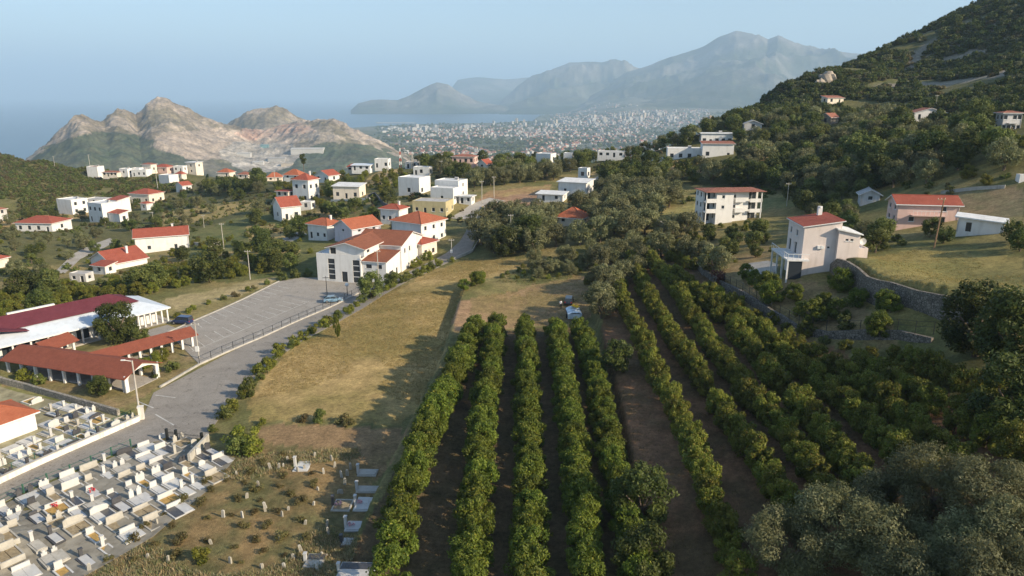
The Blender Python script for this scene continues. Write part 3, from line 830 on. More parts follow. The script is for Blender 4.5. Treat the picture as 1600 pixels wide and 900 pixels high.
def glaze(root, o, ux, nrm, hole, detail=True, frame=None, name='window', depth=.16):
    o = Vector(o); ux = Vector(ux); nrm = Vector(nrm); up = Vector((0, 0, 1))
    x, z, w, h = hole[:4]
    P = lambda x_, z_, d: tuple(o + ux * x_ + up * z_ - nrm * d)
    frame = frame or M_FRAME
    if not detail:
        mb = MB().add([P(x, z, depth-.02), P(x+w, z, depth-.02), P(x+w, z+h, depth-.02), P(x, z+h, depth-.02)], [(0,1,2,3)])
        return mb.build(name, M_GLASS, root)
    f = .07 if min(w, h) > .5 else .04
    mb = MB()
    ri = [(x, z), (x+w, z), (x+w, z+h), (x, z+h)]; rj = [(x+f, z+f), (x+w-f, z+f), (x+w-f, z+h-f), (x+f, z+h-f)]
    for k in range(4):
        a, b_, c, d = ri[k], ri[(k+1)%4], rj[(k+1)%4], rj[k]
        mb.add([P(*a, depth-.07), P(*b_, depth-.07), P(*c, depth-.07), P(*d, depth-.07), P(*d, depth), P(*c, depth)], [(0,1,2,3), (3,2,5,4)])
    n = max(1, int(w / .95))
    for k in range(1, n):
        xm = x + w * k / n
        mb.add([P(xm-.03, z+f, depth-.06), P(xm+.03, z+f, depth-.06), P(xm+.03, z+h-f, depth-.06), P(xm-.03, z+h-f, depth-.06)], [(0,1,2,3)])
    wd = mb.build(name, frame, root)
    if h > 3.2:
        for k in range(1, int(h / 1.3)):
            zm = z + h * k / int(h / 1.3)
            mb2 = MB().add([P(x+f, zm-.09, depth-.065), P(x+w-f, zm-.09, depth-.065), P(x+w-f, zm+.09, depth-.065), P(x+f, zm+.09, depth-.065)], [(0,1,2,3)])
            mb2.build('transom', M_FRAME, wd)
    MB().add([P(x+f, z+f, depth-.02), P(x+w-f, z+f, depth-.02), P(x+w-f, z+h-f, depth-.02), P(x+f, z+h-f, depth-.02)], [(0,1,2,3)]).build('pane', M_GLASS, wd)
    if name == 'window' and z > .2:
        q = [P(x-.08, z-.09, -.09), P(x+w+.08, z-.09, -.09), P(x+w+.08, z, -.09), P(x-.08, z, -.09), P(x-.08, z-.09, .02), P(x+w+.08, z-.09, .02), P(x+w+.08, z, .02), P(x-.08, z, .02)]
        MB().add(q, [(0,1,2,3), (3,2,6,7), (0,4,5,1), (0,3,7,4), (1,5,6,2)]).build('sill', M_FRAME, wd)
    return wd
def slab(pts, th):
    """planar polygon thickened downwards"""
    n = len(pts)
    return [tuple(p) for p in pts] + [(p[0], p[1], p[2] - th) for p in pts], [tuple(range(n)), tuple(range(2*n-1, n-1, -1))] + [(i, n+i, n+(i+1)%n, (i+1)%n) for i in range(n)]
def roof_faces(kind, x0, x1, y0, y1, z, rh, ov, ridge):
    X0, X1, Y0, Y1 = x0 - ov, x1 + ov, y0 - ov, y1 + ov
    if kind == 'gable':
        if ridge == 'x':
            ym = (Y0 + Y1) / 2; k = rh * ov / ((Y1 - Y0) / 2 - ov + 1e-6); zl = z - k
            return [[(X0,Y0,zl),(X1,Y0,zl),(X1,ym,z+rh),(X0,ym,z+rh)], [(X1,Y1,zl),(X0,Y1,zl),(X0,ym,z+rh),(X1,ym,z+rh)]]
        xm = (X0 + X1) / 2; k = rh * ov / ((X1 - X0) / 2 - ov + 1e-6); zl = z - k
        return [[(X0,Y1,zl),(X0,Y0,zl),(xm,Y0,z+rh),(xm,Y1,z+rh)], [(X1,Y0,zl),(X1,Y1,zl),(xm,Y1,z+rh),(xm,Y0,z+rh)]]
    if kind == 'hip':
        w, d = X1 - X0, Y1 - Y0; zl = z - rh * ov / (min(w, d) / 2) * .9
        if w >= d:
            a, b_ = (X0 + d/2, (Y0+Y1)/2, z+rh), (X1 - d/2, (Y0+Y1)/2, z+rh)
            if w - d < .4: a = b_ = ((X0+X1)/2, (Y0+Y1)/2, z+rh)
            A, B, C, D = (X0,Y0,zl), (X1,Y0,zl), (X1,Y1,zl), (X0,Y1,zl)
            if a == b_: return [[A,B,a],[B,C,a],[C,D,a],[D,A,a]]
            return [[A,B,b_,a],[B,C,b_],[C,D,a,b_],[D,A,a]]
        a, b_ = ((X0+X1)/2, Y0 + w/2, z+rh), ((X0+X1)/2, Y1 - w/2, z+rh)
        A, B, C, D = (X0,Y0,zl), (X1,Y0,zl), (X1,Y1,zl), (X0,Y1,zl)
        return [[A,B,a],[B,C,b_,a],[C,D,b_],[D,A,a,b_]]
    if kind == 'shed_l':   # falls to the left
        return [[(X0,Y0,z),(X1,Y0,z+rh),(X1,Y1,z+rh),(X0,Y1,z)]]
    if kind == 'shed_r':
        return [[(X0,Y0,z+rh),(X1,Y0,z),(X1,Y1,z),(X0,Y1,z+rh)]]
    if kind == 'shed_f':   # falls to the front
        return [[(X0,Y0,z),(X1,Y0,z),(X1,Y1,z+rh),(X0,Y1,z+rh)]]
    return []
def block(root, x0, x1, y0, y1, z0, z1, wall, roof=None, roofm=None, rh=0.0, ov=.45, ridge='x', holes={}, detail=True, frame=None, eaves=None, foot=2.0, door=(), parapet=.25):
    """one volume of a building: walls with openings, panes, roof. faces: f(ront -y) b(ack) l(eft) r(ight)"""
    mb = MB(); F = {'f': ((x0,y0,z0), (1,0,0), x1-x0, (0,-1,0)), 'r': ((x1,y0,z0), (0,1,0), y1-y0, (1,0,0)),
                    'b': ((x1,y1,z0), (-1,0,0), x1-x0, (0,1,0)), 'l': ((x0,y1,z0), (0,-1,0), y1-y0, (-1,0,0))}
    for k, (o, ux, L, n) in F.items():
        hs = [h for h in holes.get(k, []) if h[0] > .02 and h[0] + h[2] < L - .02 and h[1] + h[3] < z1 - z0 - .02]
        panel(mb, None, o, ux, L, z1 - z0, n, hs)
        for h in hs: glaze(root, o, ux, n, h, detail, frame, name='door' if len(h) > 4 else 'window')
    if foot: 
        a = [(x0,y0),(x1,y0),(x1,y1),(x0,y1)]
        mb.add([(*p, z0 - foot) for p in a] + [(*p, z0) for p in a], [(0,1,5,4),(1,2,6,5),(2,3,7,6),(3,0,4,7)])
    if roof == 'gable':
        if ridge == 'x':
            for x in (x0, x1): mb.add([(x,y0,z1),(x,y1,z1),(x,(y0+y1)/2,z1+rh)], [(0,1,2)])
        else:
            for y in (y0, y1): mb.add([(x0,y,z1),(x1,y,z1),((x0+x1)/2,y,z1+rh)], [(0,1,2)])
    if roof == 'shed_l': mb.add([(x0,y0,z1),(x1,y0,z1),(x1,y0,z1+rh),(x0,y1,z1),(x1,y1,z1),(x1,y1,z1+rh)], [(0,1,2),(3,4,5),(1,2,5,4)])
    if roof == 'shed_r': mb.add([(x0,y0,z1),(x1,y0,z1),(x0,y0,z1+rh),(x0,y1,z1),(x1,y1,z1),(x0,y1,z1+rh)], [(0,1,2),(3,4,5),(0,2,5,3)])
    if roof == 'shed_f': mb.add([(x0,y0,z1),(x0,y1,z1),(x0,y1,z1+rh),(x1,y0,z1),(x1,y1,z1),(x1,y1,z1+rh)], [(0,1,2),(3,4,5),(1,2,5,4)])
    if roof == 'flat' and parapet:
        t = .2; zr = z1 - .001
        mb2 = MB()
        for a in ((x0,x1,y0,y0+t), (x0,x1,y1-t,y1), (x0,x0+t,y0+t,y1-t), (x1-t,x1,y0+t,y1-t)): mb.box(*a, z1 + .001, z1 + parapet)
    mb.build('wall', wall, root)
    if roof == 'flat':
        r = MB().box(x0 + (.2 if parapet else -ov), x1 - (.2 if parapet else -ov), y0 + (.2 if parapet else -ov), y1 - (.2 if parapet else -ov), z1 - .1 if parapet else z1 + .003, z1 + (.03 if parapet else .28)).build('roof', roofm, root)
    elif roof:
        fs = roof_faces(roof, x0, x1, y0, y1, z1 + .16, rh, ov, ridge)
        rb = MB(); eb = MB()
        for q in fs:
            rb.add(*slab(q, .06))
        r = rb.build('roof', roofm, root)
        if detail and len(fs) > 1:      # ridge and hip caps
            cnt = {}
            for q in fs:
                for i in range(len(q)):
                    e = tuple(sorted((tuple(round(c, 3) for c in q[i]), tuple(round(c, 3) for c in q[(i+1) % len(q)])))); cnt[e] = cnt.get(e, 0) + 1
            cb = MB()
            for (a, b_), k in cnt.items():
                if k > 1: cb.tube(a, b_, .11, n=6)
            if cb.v: cb.build('ridge_cap', roofm, r)
        fs2 = roof_faces(roof, x0, x1, y0, y1, z1 + .095, rh, ov + .06, ridge)
        for q in fs2: eb.add(*slab(q, .14))
        eb.build('eaves', eaves or M_FRAME, r)
    else: r = None
    return r
def auto_holes(L, Hh, n, st, ww=1.1, wh=1.25, sill=.95, skip=0.0):
    out = []
    if n <= 0: return out
    sh = Hh / st
    for s in range(st):
        for i in range(n):
            if random.random() < skip: continue
            x = L * (i + .5) / n - ww / 2
            if sh < sill + wh + .15: wh_ = max(.5, sh - sill - .25)
            else: wh_ = wh
            out.append((x, s * sh + min(sill, sh * .35), ww, wh_))
    return out
FOOT = []     # pixel boxes and footprints that planting has to respect
def fit(u0, u1, vt, vb, rot, asp, rk, roof, ridge='x', hmin=2.2):
    a = R(rot); ca, sa = math.cos(a), math.sin(a)
    far = False; vq = vb
    p = G((u0 + u1) / 2, vq)
    while math.hypot(p.x, p.y) > 560 or BVH.ray_cast(CAMV, pix_dir((u0 + u1) / 2, vq).normalized())[0] is None:
        vq += 1; p = G((u0 + u1) / 2, vq)
        if vq > vb + 40: break
    s = ppm(p)
    if vq > vb or math.hypot(p.x, p.y) > 320:      # on a skyline: stand it where the ground is, size it from the picture
        w = (u1 - u0) / s / (abs(ca) + asp * abs(sa)); d = w * asp
        rh = .25 if roof == 'flat' else rk * (d if ridge == 'x' else w) if roof == 'gable' else rk * min(w, d)
        q = pix_depth((u0 + u1) / 2, vb, math.hypot(p.x, p.y))
        fw = Vector((p.x, p.y, 0)).normalized()
        h = max(hmin, (vb - vt) / s * .92 - rh)
        c = Vector((p.x, p.y, 0)) + fw * d * .35
        return c, w, d, h, min(q.z, p.z + 1.8), rh
    w = (u1 - u0) / s / (abs(ca) + asp * abs(sa)); c = Vector((p.x, p.y, 0)); h = 4
    fw = Vector((p.x, p.y, 0)).normalized(); c += fw * w * asp * .5
    for _ in range(14):
        d = w * asp; z0 = H(c.x, c.y)
        rh = rk * (d if ridge == 'x' else w) if roof == 'gable' else rk * min(w, d)
        if roof == 'flat': rh = .25
        cs = [(c.x + ca * x - sa * y, c.y + sa * x + ca * y) for x in (-w/2, w/2) for y in (-d/2, d/2)]
        pr = [project(np.array(x), np.array(y), np.array(z0)) for x, y in cs]
        prt = [project(np.array(x), np.array(y), np.array(z0 + h)) for x, y in cs]
        us = [float(q[0]) for q in pr]; vv = [float(q[1]) for q in pr]
        top = min(min(float(q[1]) for q in prt), float(project(np.array(c.x), np.array(c.y), np.array(z0 + h + rh))[1]))
        s = ppm(Vector((c.x, c.y, z0)))
        w *= (.5 + .5 * (u1 - u0) / (max(us) - min(us)))
        c.x += ((u0 + u1) / 2 - (min(us) + max(us)) / 2) / s * .8
        dd = math.hypot(c.x, c.y)
        g = FPX * max(8, CAMZ - z0) / dd ** 2
        c += fw * np.clip((max(vv) - vb) / g, -12, 12) * .7
        h += (top - vt) / s * .7
        h = max(hmin, h)
    return c, w, w * asp, h, z0, rh
NH = {}
def house(label, u0, u1, vt, vb, rot, asp, roof, rk, wall, roofm, cat='house', st=None, cols=(3,2,2), ridge='x', name='house', ov=.5, chim=0, parapet=.3, skip=.12, short=None, frame=None, hmin=2.2):
    c, w, d, h, z0, rh = fit(u0, u1, vt, vb, rot, asp, rk, roof, ridge, hmin)
    root = empty(name, (c.x, c.y, z0), R(rot))
    tag(root, label, cat)
    det = ppm(root.location) > 4.2
    st = st or max(1, min(2, round(h / 3.4)))
    wk = 1.0 if det else 1.25
    hl = {'f': auto_holes(w, h, cols[0], st, 1.1*wk, 1.25*wk, skip=skip), 'r': auto_holes(d, h, cols[1], st, 1.1*wk, 1.25*wk, skip=skip), 'l': auto_holes(d, h, cols[2], st, 1.1*wk, 1.25*wk, skip=skip)}
    if cols[0] > 1:   # a front door in place of one ground floor window
        k = random.randrange(cols[0]); x = w * (k + .5) / cols[0] - .5
        hl['f'] = [q for q in hl['f'] if not (abs(q[0] - x) < 1.2 and q[1] < 1.3)] + [(x, .05, 1.0, min(2.1, h - .4), 'door')]
    r = block(root, -w/2, w/2, -d/2, d/2, 0, h, wall, roof, roofm, rh, ov, ridge, hl, det, frame, foot=3.0 if det else 1.6, parapet=parapet)
    if st >= 2 and det and cols[0] >= 2 and roof != 'flat':
        bw = w * .55; zf = h / st
        bo = MB().box(-bw/2, bw/2, -d/2 - 1.2, -d/2 - .002, zf - .16, zf).build('balcony', wall, root)
        rl = MB().box(-bw/2, bw/2, -d/2 - 1.2, -d/2 - 1.14, zf + .86, zf + .93)
        for i in range(9): x = -bw/2 + .03 + (bw - .1) * i / 8; rl.box(x, x + .05, -d/2 - 1.19, -d/2 - 1.15, zf, zf + .86)
        rl.build('railing', M_FRAME, bo)
    if roof == 'flat' and w > 5 and len(NH) % 2 == 0:
        MB().tube((w*.15-.7, d*.2, h+.75), (w*.15+.7, d*.2, h+.75), .32, n=10).box(w*.15-.6, w*.15+.6, d*.2-.5, d*.2+.5, h+.03, h+.42).build('water_tank', T_GREY, r)
    if det and roof != 'flat':
        for s_ in (-1, 1): MB().tube((s_*(w/2-.12), -d/2-.07, 0), (s_*(w/2-.12), -d/2-.07, h), .05, n=6).build('downpipe', T_GREY, root)
    for k in range(chim):
        x, y = (w * (.22 - .5 * k), d * .12)
        mb = MB().box(x-.28, x+.28, y-.28, y+.28, h, h + rh + .9).box(x-.36, x+.36, y-.36, y+.36, h + rh + .9, h + rh + 1.0)
        mb.build('chimney', W_WHITE, r if r else root)
    FOOT.append((u0, u1, vt, vb, c.x, c.y, max(w, d) * .55 + .8))
    NH[short or label] = root.location.copy()
    return root

# ---- main white building by the parking lot
def frame_at(p, q):
    """angle of the ground line p -> q"""
    return math.atan2(q.y - p.y, q.x - p.x)
_a = G(497,438); _r = R(-15)
mroot = empty('office_building', (_a.x, _a.y, H(_a.x + 6, _a.y + 3) - .05), _r)
tag(mroot, 'large white two-storey building with brown roofs beside the parking lot', 'building')
block(mroot, 0, 11.8, 0, 10, 0, 6.6, W_WHITE, 'flat', T_WHITE, holes={'f': [(3.1,.5,1.8,5.2), (6.7,.05,1.5,2.6,'door'), (9.75,.1,1.9,5.6)], 'l': auto_holes(10, 6.6, 3, 2)}, frame=M_DARKMETAL, foot=3, parapet=.35)
_u = block(mroot, 3.4, 12.8, .35, 15, 6.62, 8.6, W_WHITE, 'gable', T_BROWN, 1.25, .7, 'y', {'f': [(.35,.12,1.5,1.7,'door')], 'r': [(1.5,.7,1.4,.7)]}, foot=0, frame=M_DARKMETAL)
MB().box(7.2,8.2,3,4,8.8,10.1).build('chimney', M_DARKMETAL, _u)
block(mroot, 11.802, 18.2, .8, 9.0, 0, 5.4, W_WHITE, 'shed_f', T_BROWN, 1.3, .35, 'x', {'f': [(1.1,3.7,1.5,1.0), (4.0,3.7,1.3,1.0), (1.1,1.5,1.5,.8)], 'r': [(1.6,.4,2.4,2.3), (5.6,.8,.9,2.0)]}, foot=3, frame=M_DARKMETAL)
block(mroot, 6, 18.6, 9.01, 23, 0, 8.0, W_WHITE, 'gable', T_BROWN, 2.2, .5, 'x', {'r': [(2,5.6,.8,1.2),(5,5.6,.8,1.2)]}, foot=3, frame=M_DARKMETAL)
for i in range(9):   # tall glazing bars of the two window strips
    pass
FOOT.append((495, 636, 372, 442, *(mroot.matrix_basis @ Vector((9, 8, 0)))[:2], 12)); NH['the white office building'] = mroot.location.copy()

# ---- pink three-storey villa on the right
_a = G(1249,432)
vroot = empty('villa', (_a.x, _a.y, _a.z), R(-4))
tag(vroot, 'tall rose-pink villa with white balcony and small red roof', 'house')
_rf = block(vroot, 0, 6.2, 0, 8.5, 0, 8.7, W_ROSE, 'shed_l', T_RED, 1.1, .35, holes={'f': [(4.1,5.0,.45,.4)], 'l': [(1.2,6.5,.9,1.1),(4.5,6.5,.9,1.1),(1.0,3.3,1.2,2.1,'door'),(4.2,3.3,1.2,2.1,'door'),(2,.3,2.6,2.1)]}, foot=4)
MB().box(4.4,5.1,6.9,7.6,9.2,10.9).tube((4.75,7.25,10.9),(4.75,7.25,11.2),.42,n=10).build('chimney', W_WHITE, _rf)
block(vroot, 5.5, 9.1, -.75, 5.5, 0, 7.6, W_ROSE, 'shed_r', T_WHITE, .9, .3, holes={'f': [(1.2,6.5,.5,.4),(2.0,6.5,.5,.4)], 'r': [(1.5,3.5,1,1.2)]}, foot=4)
block(vroot, 9.101, 11.6, 1.5, 8, 0, 4.6, W_ROSE, 'flat', T_WHITE, holes={'f': [(.8,1.2,.9,1.1)]}, foot=4)
MB().box(-2.7,-.002,-1.2,8.5,2.95,3.2).box(-.001,1.0,-1.2,-.002,2.95,3.2).build('balcony', W_WHITE, vroot)
_bal = bpy.data.objects['balcony']
mb = MB()
for i in range(11): y = -1.15 + i * .96; mb.box(-2.68,-2.63,y,y+.05,3.2,4.15)
for i in range(4): x = -2.6 + i * .85; mb.box(x,x+.05,-1.18,-1.13,3.2,4.15)
mb.box(-2.7,-2.6,-1.2,8.5,4.15,4.22).box(-2.6,1,-1.2,-1.1,4.15,4.22).build('railing', M_FRAME, _bal)
for y in (-1.0, 2.0, 5.0, 8.2): MB().box(-2.65,-2.4,y-.12,y+.12,-1.5,2.95).build('post', W_WHITE, vroot)
MB().box(-2.35,-.1,-1.0,-.9,-.3,2.9).build('veranda_glass', M_GLASS, vroot)
for x in (2.4, 3.0): MB().box(x,x+.5,-.3,-.003,5.0,5.5).build('air_conditioner', M_FRAME, vroot)
mb = MB(); 
for i in range(12):
    a0, a1 = 2*math.pi*i/12, 2*math.pi*(i+1)/12
    mb.add([(0,0,0),(.6*math.cos(a0),-.18,.6*math.sin(a0)),(.6*math.cos(a1),-.18,.6*math.sin(a1))], [(0,1,2)])
mb.tube((0,0,-1.2),(0,.1,0),.04); d = mb.build('satellite_dish', M_FRAME, vroot, (10.6,1.8,6.0))
FOOT.append((1195,1348,315,434,_a.x+4,_a.y+4,8.5)); NH['the rose-pink villa'] = _a.copy()
_ter, _ = strip('terrace', [(1158,424),(1170,412),(1200,408)], [(1205,432),(1212,424),(1216,414)], M_CONC, .12)

# ---- white three-storey block with loggias
c, w, d, h, z0, rh = fit(1085,1190,292,349,6,.55,.10,'gable')
qroot = empty('apartment_house', (c.x, c.y, z0), R(6)); tag(qroot, 'white three-storey house with stacked loggias and flat red-brown roof', 'house')
s3 = h / 3
block(qroot, -w*.32, -w*.02, -d*.42, d/2, 0, h, W_WHITE, holes={'f': [(1.4, s3*1+.9, .8, .9), (1.4, s3*2+.9,.8,.9)], 'l': auto_holes(d*.9, h, 2, 3)}, foot=3)
block(qroot, -w*.0199, w*.28, -d*.30, d/2, 0, h, W_WHITE, holes={'f': [(.4, .9,.7,.9),(.4,s3+.9,.7,.9),(.4,s3*2+.9,.7,.9)]}, foot=3)
block(qroot, -w*.5, -w*.321, -d*.1, d/2, 0, h, W_WHITE, holes={'f': [(.5,.1,1.6,2.1,'door'),(.5,s3+.1,1.6,2.1,'door'),(.5,s3*2+.1,1.6,2.1,'door')], 'l': auto_holes(d*.6, h, 2, 3)}, foot=3)
block(qroot, w*.281, w*.5, -d*.08, d/2, 0, h, W_WHITE, holes={'f': [(.5,.1,2.3,2.2,'door'),(.5,s3+.1,2.3,2.2,'door'),(.5,s3*2+.1,2.3,2.2,'door')], 'r': auto_holes(d*.58, h, 2, 3)}, foot=3)
for k in (1, 2):
    MB().box(-w*.5,-w*.322,-d*.42,-d*.102,s3*k-.15,s3*k+.05).box(-w*.5,-w*.322,-d*.42,-d*.40,s3*k+.05,s3*k+.9).build('balcony', W_WHITE, qroot)
    MB().box(w*.282,w*.5,-d*.42,-d*.082,s3*k-.15,s3*k+.05).box(w*.282,w*.5,-d*.42,-d*.40,s3*k+.05,s3*k+.8).build('balcony', W_WHITE, qroot)
    MB().box(w*.02,w*.2,-d*.42,-d*.302,s3*k-.1,s3*k+.9).build('balcony', W_WHITE, qroot)
for x in (-w*.495, w*.485): MB().box(x-.12,x+.12,-d*.42,-d*.39,-1.5,h).build('post', W_WHITE, qroot)
rb = MB(); eb = MB()
for q in roof_faces('hip', -w/2, w/2, -d*.46, d/2, h + .16, rh * .5 + .1, .6, 'x'): rb.add(*slab(q, .1))
_rf = rb.build('roof', T_OLD, qroot)
MB().box(-w/2-.3, w/2+.3, -d*.46-.3, d/2+.3, h+.002, h+.12).build('eaves', M_FRAME, _rf)
FOOT.append((1083,1192,285,350,c.x,c.y,w*.55)); NH['the white three-storey house'] = Vector((c.x,c.y,z0))

# ---- long hall with maroon roof and pale skirt roof
A, B, C = G(81,556), G(219,511), G(263,502)
hr = R(52.5); hroot = empty('community_hall', (C.x, C.y, H(C.x, C.y) - .1), hr)
tag(hroot, 'long white colonnaded hall with maroon roof and pale metal eaves', 'building')
D_ = 13.0; XL = -62.0
block(hroot, XL, -1.6, 1.6, D_ - 1.2, 0, 3.1, W_WHITE, holes={'f': [(i * 3.0 + .5, .35, 2.2, 2.3) for i in range(int((-1.6 - XL) / 3) - 1)], 'r': [(1.0 + i * 1.6, .3, 1.3, 2.4) for i in range(int((D_ - 4) / 1.6))]}, foot=2, frame=M_DARKMETAL)
ring_o = [(XL,-.4,3.1),(.5,-.4,3.1),(.5,D_+.4,3.1),(XL,D_+.4,3.1)]; I_ = 4.3
ring_i = [(XL,I_,4.6),(-I_+.4,I_,4.6),(-I_+.4,D_-2.6,4.6),(XL,D_-2.6,4.6)]
mb = MB()
for k in range(3): mb.add(*slab([ring_o[k], ring_o[k+1], ring_i[k+1], ring_i[k]], .15))
_rf = mb.build('roof', T_SHEET, hroot)
mb = MB()
for q in roof_faces('hip', XL, -I_ + .3, I_ - .6, D_ - 2.0, 4.85, 1.5, .3, 'x'): mb.add(*slab(q, .12))
for q in roof_faces('gable', -34, -24, 1.6, D_ - 3, 4.3, 1.2, .1, 'y'): mb.add(*slab(q, .12))
mb.build('upper_roof', T_PURPLE, hroot)
MB().box(-24,-16,D_-1.8,D_-1.2,4.2,5.6).build('gutter', M_FRAME, _rf)
MB().box(XL,.45,-.55,-.42,2.85,3.1).box(.52,.66,-.55,D_+.5,2.85,3.1).build('fascia', M_FRAME, _rf)
cm = MB().box(-.14,.14,-.14,.14,-.6,3.08); cme = me_from('column', cm.v, cm.f, W_WHITE)
for i in range(9): link('column', cme, hroot, (-i * 1.15, 0, 0))
for i in range(14): link('column', cme, hroot, (-10.5 - i * 2.8, 0, 0))
MB().box(XL,.8,-.7,D_,-1.2,.12).build('plinth', M_CONC, hroot)
FOOT.append((0,264,462,560,*(hroot.matrix_basis @ Vector((-8, D_/2, 0)))[:2],7.5)); NH['the maroon-roofed hall'] = B.copy()
for k in range(5): FOOT.append((0,0,0,0,*(hroot.matrix_basis @ Vector((-18 - k * 9, D_/2, 0)))[:2],7.5))
# ---- covered walkways
def walkway(p0, p1, W, label, arch=False, cols=6, extra=0.0, name='covered_walkway', roof=None, h=2.5, rise=1.2):
    a = frame_at(p0, p1); L = math.hypot(p1.x - p0.x, p1.y - p0.y)
    z = min(H(p0.x, p0.y), H(p1.x, p1.y))
    root = empty(name, (p0.x, p0.y, z), a); tag(root, label, 'walkway')
    rb = MB(); eb = MB()
    for q in roof_faces('gable', -extra, L, 0, W, h + .25, rise, .75, 'x'): rb.add(*slab(q, .1))
    r = rb.build('roof', roof or T_WALK, root)
    for y in (.0, W): MB().box(-extra, L, y - .12, y + .12, h - .12, h + .08).build('beam', W_WHITE, root)
    cm = MB().box(-.19,.19,-.19,.19,-1.2,h-.12); cme = me_from('column', cm.v, cm.f, W_WHITE)
    n = cols
    for i in range(n):
        for y in (0, W): link('column', cme, root, (L * (i + .02) / (n - 1) * .985, y, 0))
    if arch:   # arched white gable
        mb = MB(); K = 14
        pts_o = [(-.3, h + .1), (W/2, h + 1.35), (W + .3, h + .1)]
        arc = [(W/2 - (W/2 - .35) * math.cos(math.pi * k / K), h - .5 + 1.05 * math.sin(math.pi * k / K)) for k in range(K + 1)]
        def topz(y): return h + .1 + (1.25 * (1 - abs(y - W/2) / (W/2 + .3)))
        for k in range(K):
            (y0, z0), (y1, z1) = arc[k], arc[k+1]
            mb.add([(L+.3,y0,z0),(L+.3,y1,z1),(L+.3,y1,topz(y1)),(L+.3,y0,topz(y0)),(L+.1,y0,z0),(L+.1,y1,z1),(L+.1,y1,topz(y1)),(L+.1,y0,topz(y0))],
                   [(0,1,2,3),(7,6,5,4),(0,4,5,1),(3,2,6,7)])
        for y in (0.05, W - .05): mb.box(L+.1,L+.3,y-.35,y+.3,-1.0,topz(y))
        mb.build('gable', W_WHITE, root)
    MB().box(-extra, L + .4, .4, W - .4, -1.0, .08).build('floor_slab', M_CONC, root)
    return root
p0, p1, p2 = G(14,581), G(198,613), G(237,601)
WA = 6.2
walkway(p0, p1, WA, 'red-tiled covered walkway with arched white gable facing the road', True, 9)
_aa = frame_at(p0, p1)
q0 = p0 + Vector((math.cos(_aa), math.sin(_aa), 0)) * 1.0
_perp = Vector((-math.sin(_aa), math.cos(_aa), 0))
walkway(q0 + _perp * (WA + .4), q0 + _perp * (WA + 5.2), 3.4, 'short red-tiled covered link between the walkway and the maroon-roofed hall', cols=3, rise=.9)
walkway(G(148,586), G(303,541), 3.7, 'straight red-tiled covered walkway running up to the parking lot', cols=10, rise=.8, h=2.4)
FOOT.append((0,240,540,614,(p0.x+p1.x)/2,(p0.y+p1.y)/2+2,7)); FOOT.append((0,0,0,0,p1.x-3,p1.y+1,5)); FOOT.append((0,0,0,0,p0.x+3,p0.y+1,5))
NH['the red-tiled covered walkway'] = (p0 + p1) / 2; NH['the parking lot'] = PKp(.5,.5); NH['the arched walkway gable'] = p1.copy()
# ---- cemetery chapel at the left edge
p0, p1 = G(-70,716), G(59,671); a = frame_at(p0, p1)
croot = empty('chapel', (p1.x, p1.y, H(p1.x, p1.y)), a); tag(croot, 'low white cemetery building with orange hipped roof', 'building')
_rf = block(croot, -16, 0, 0, 6.5, 0, 2.7, W_WHITE, 'hip', T_ORANGE, 1.5, .45, holes={'f': [(9.5,1.2,1.2,.9)], 'r': [(2.5,.1,1.2,2.1,'door')]}, foot=2)
FOOT.append((0,66,622,694,*(croot.matrix_basis @ Vector((-4,3,0)))[:2],7)); NH['the cemetery chapel'] = p1.copy()

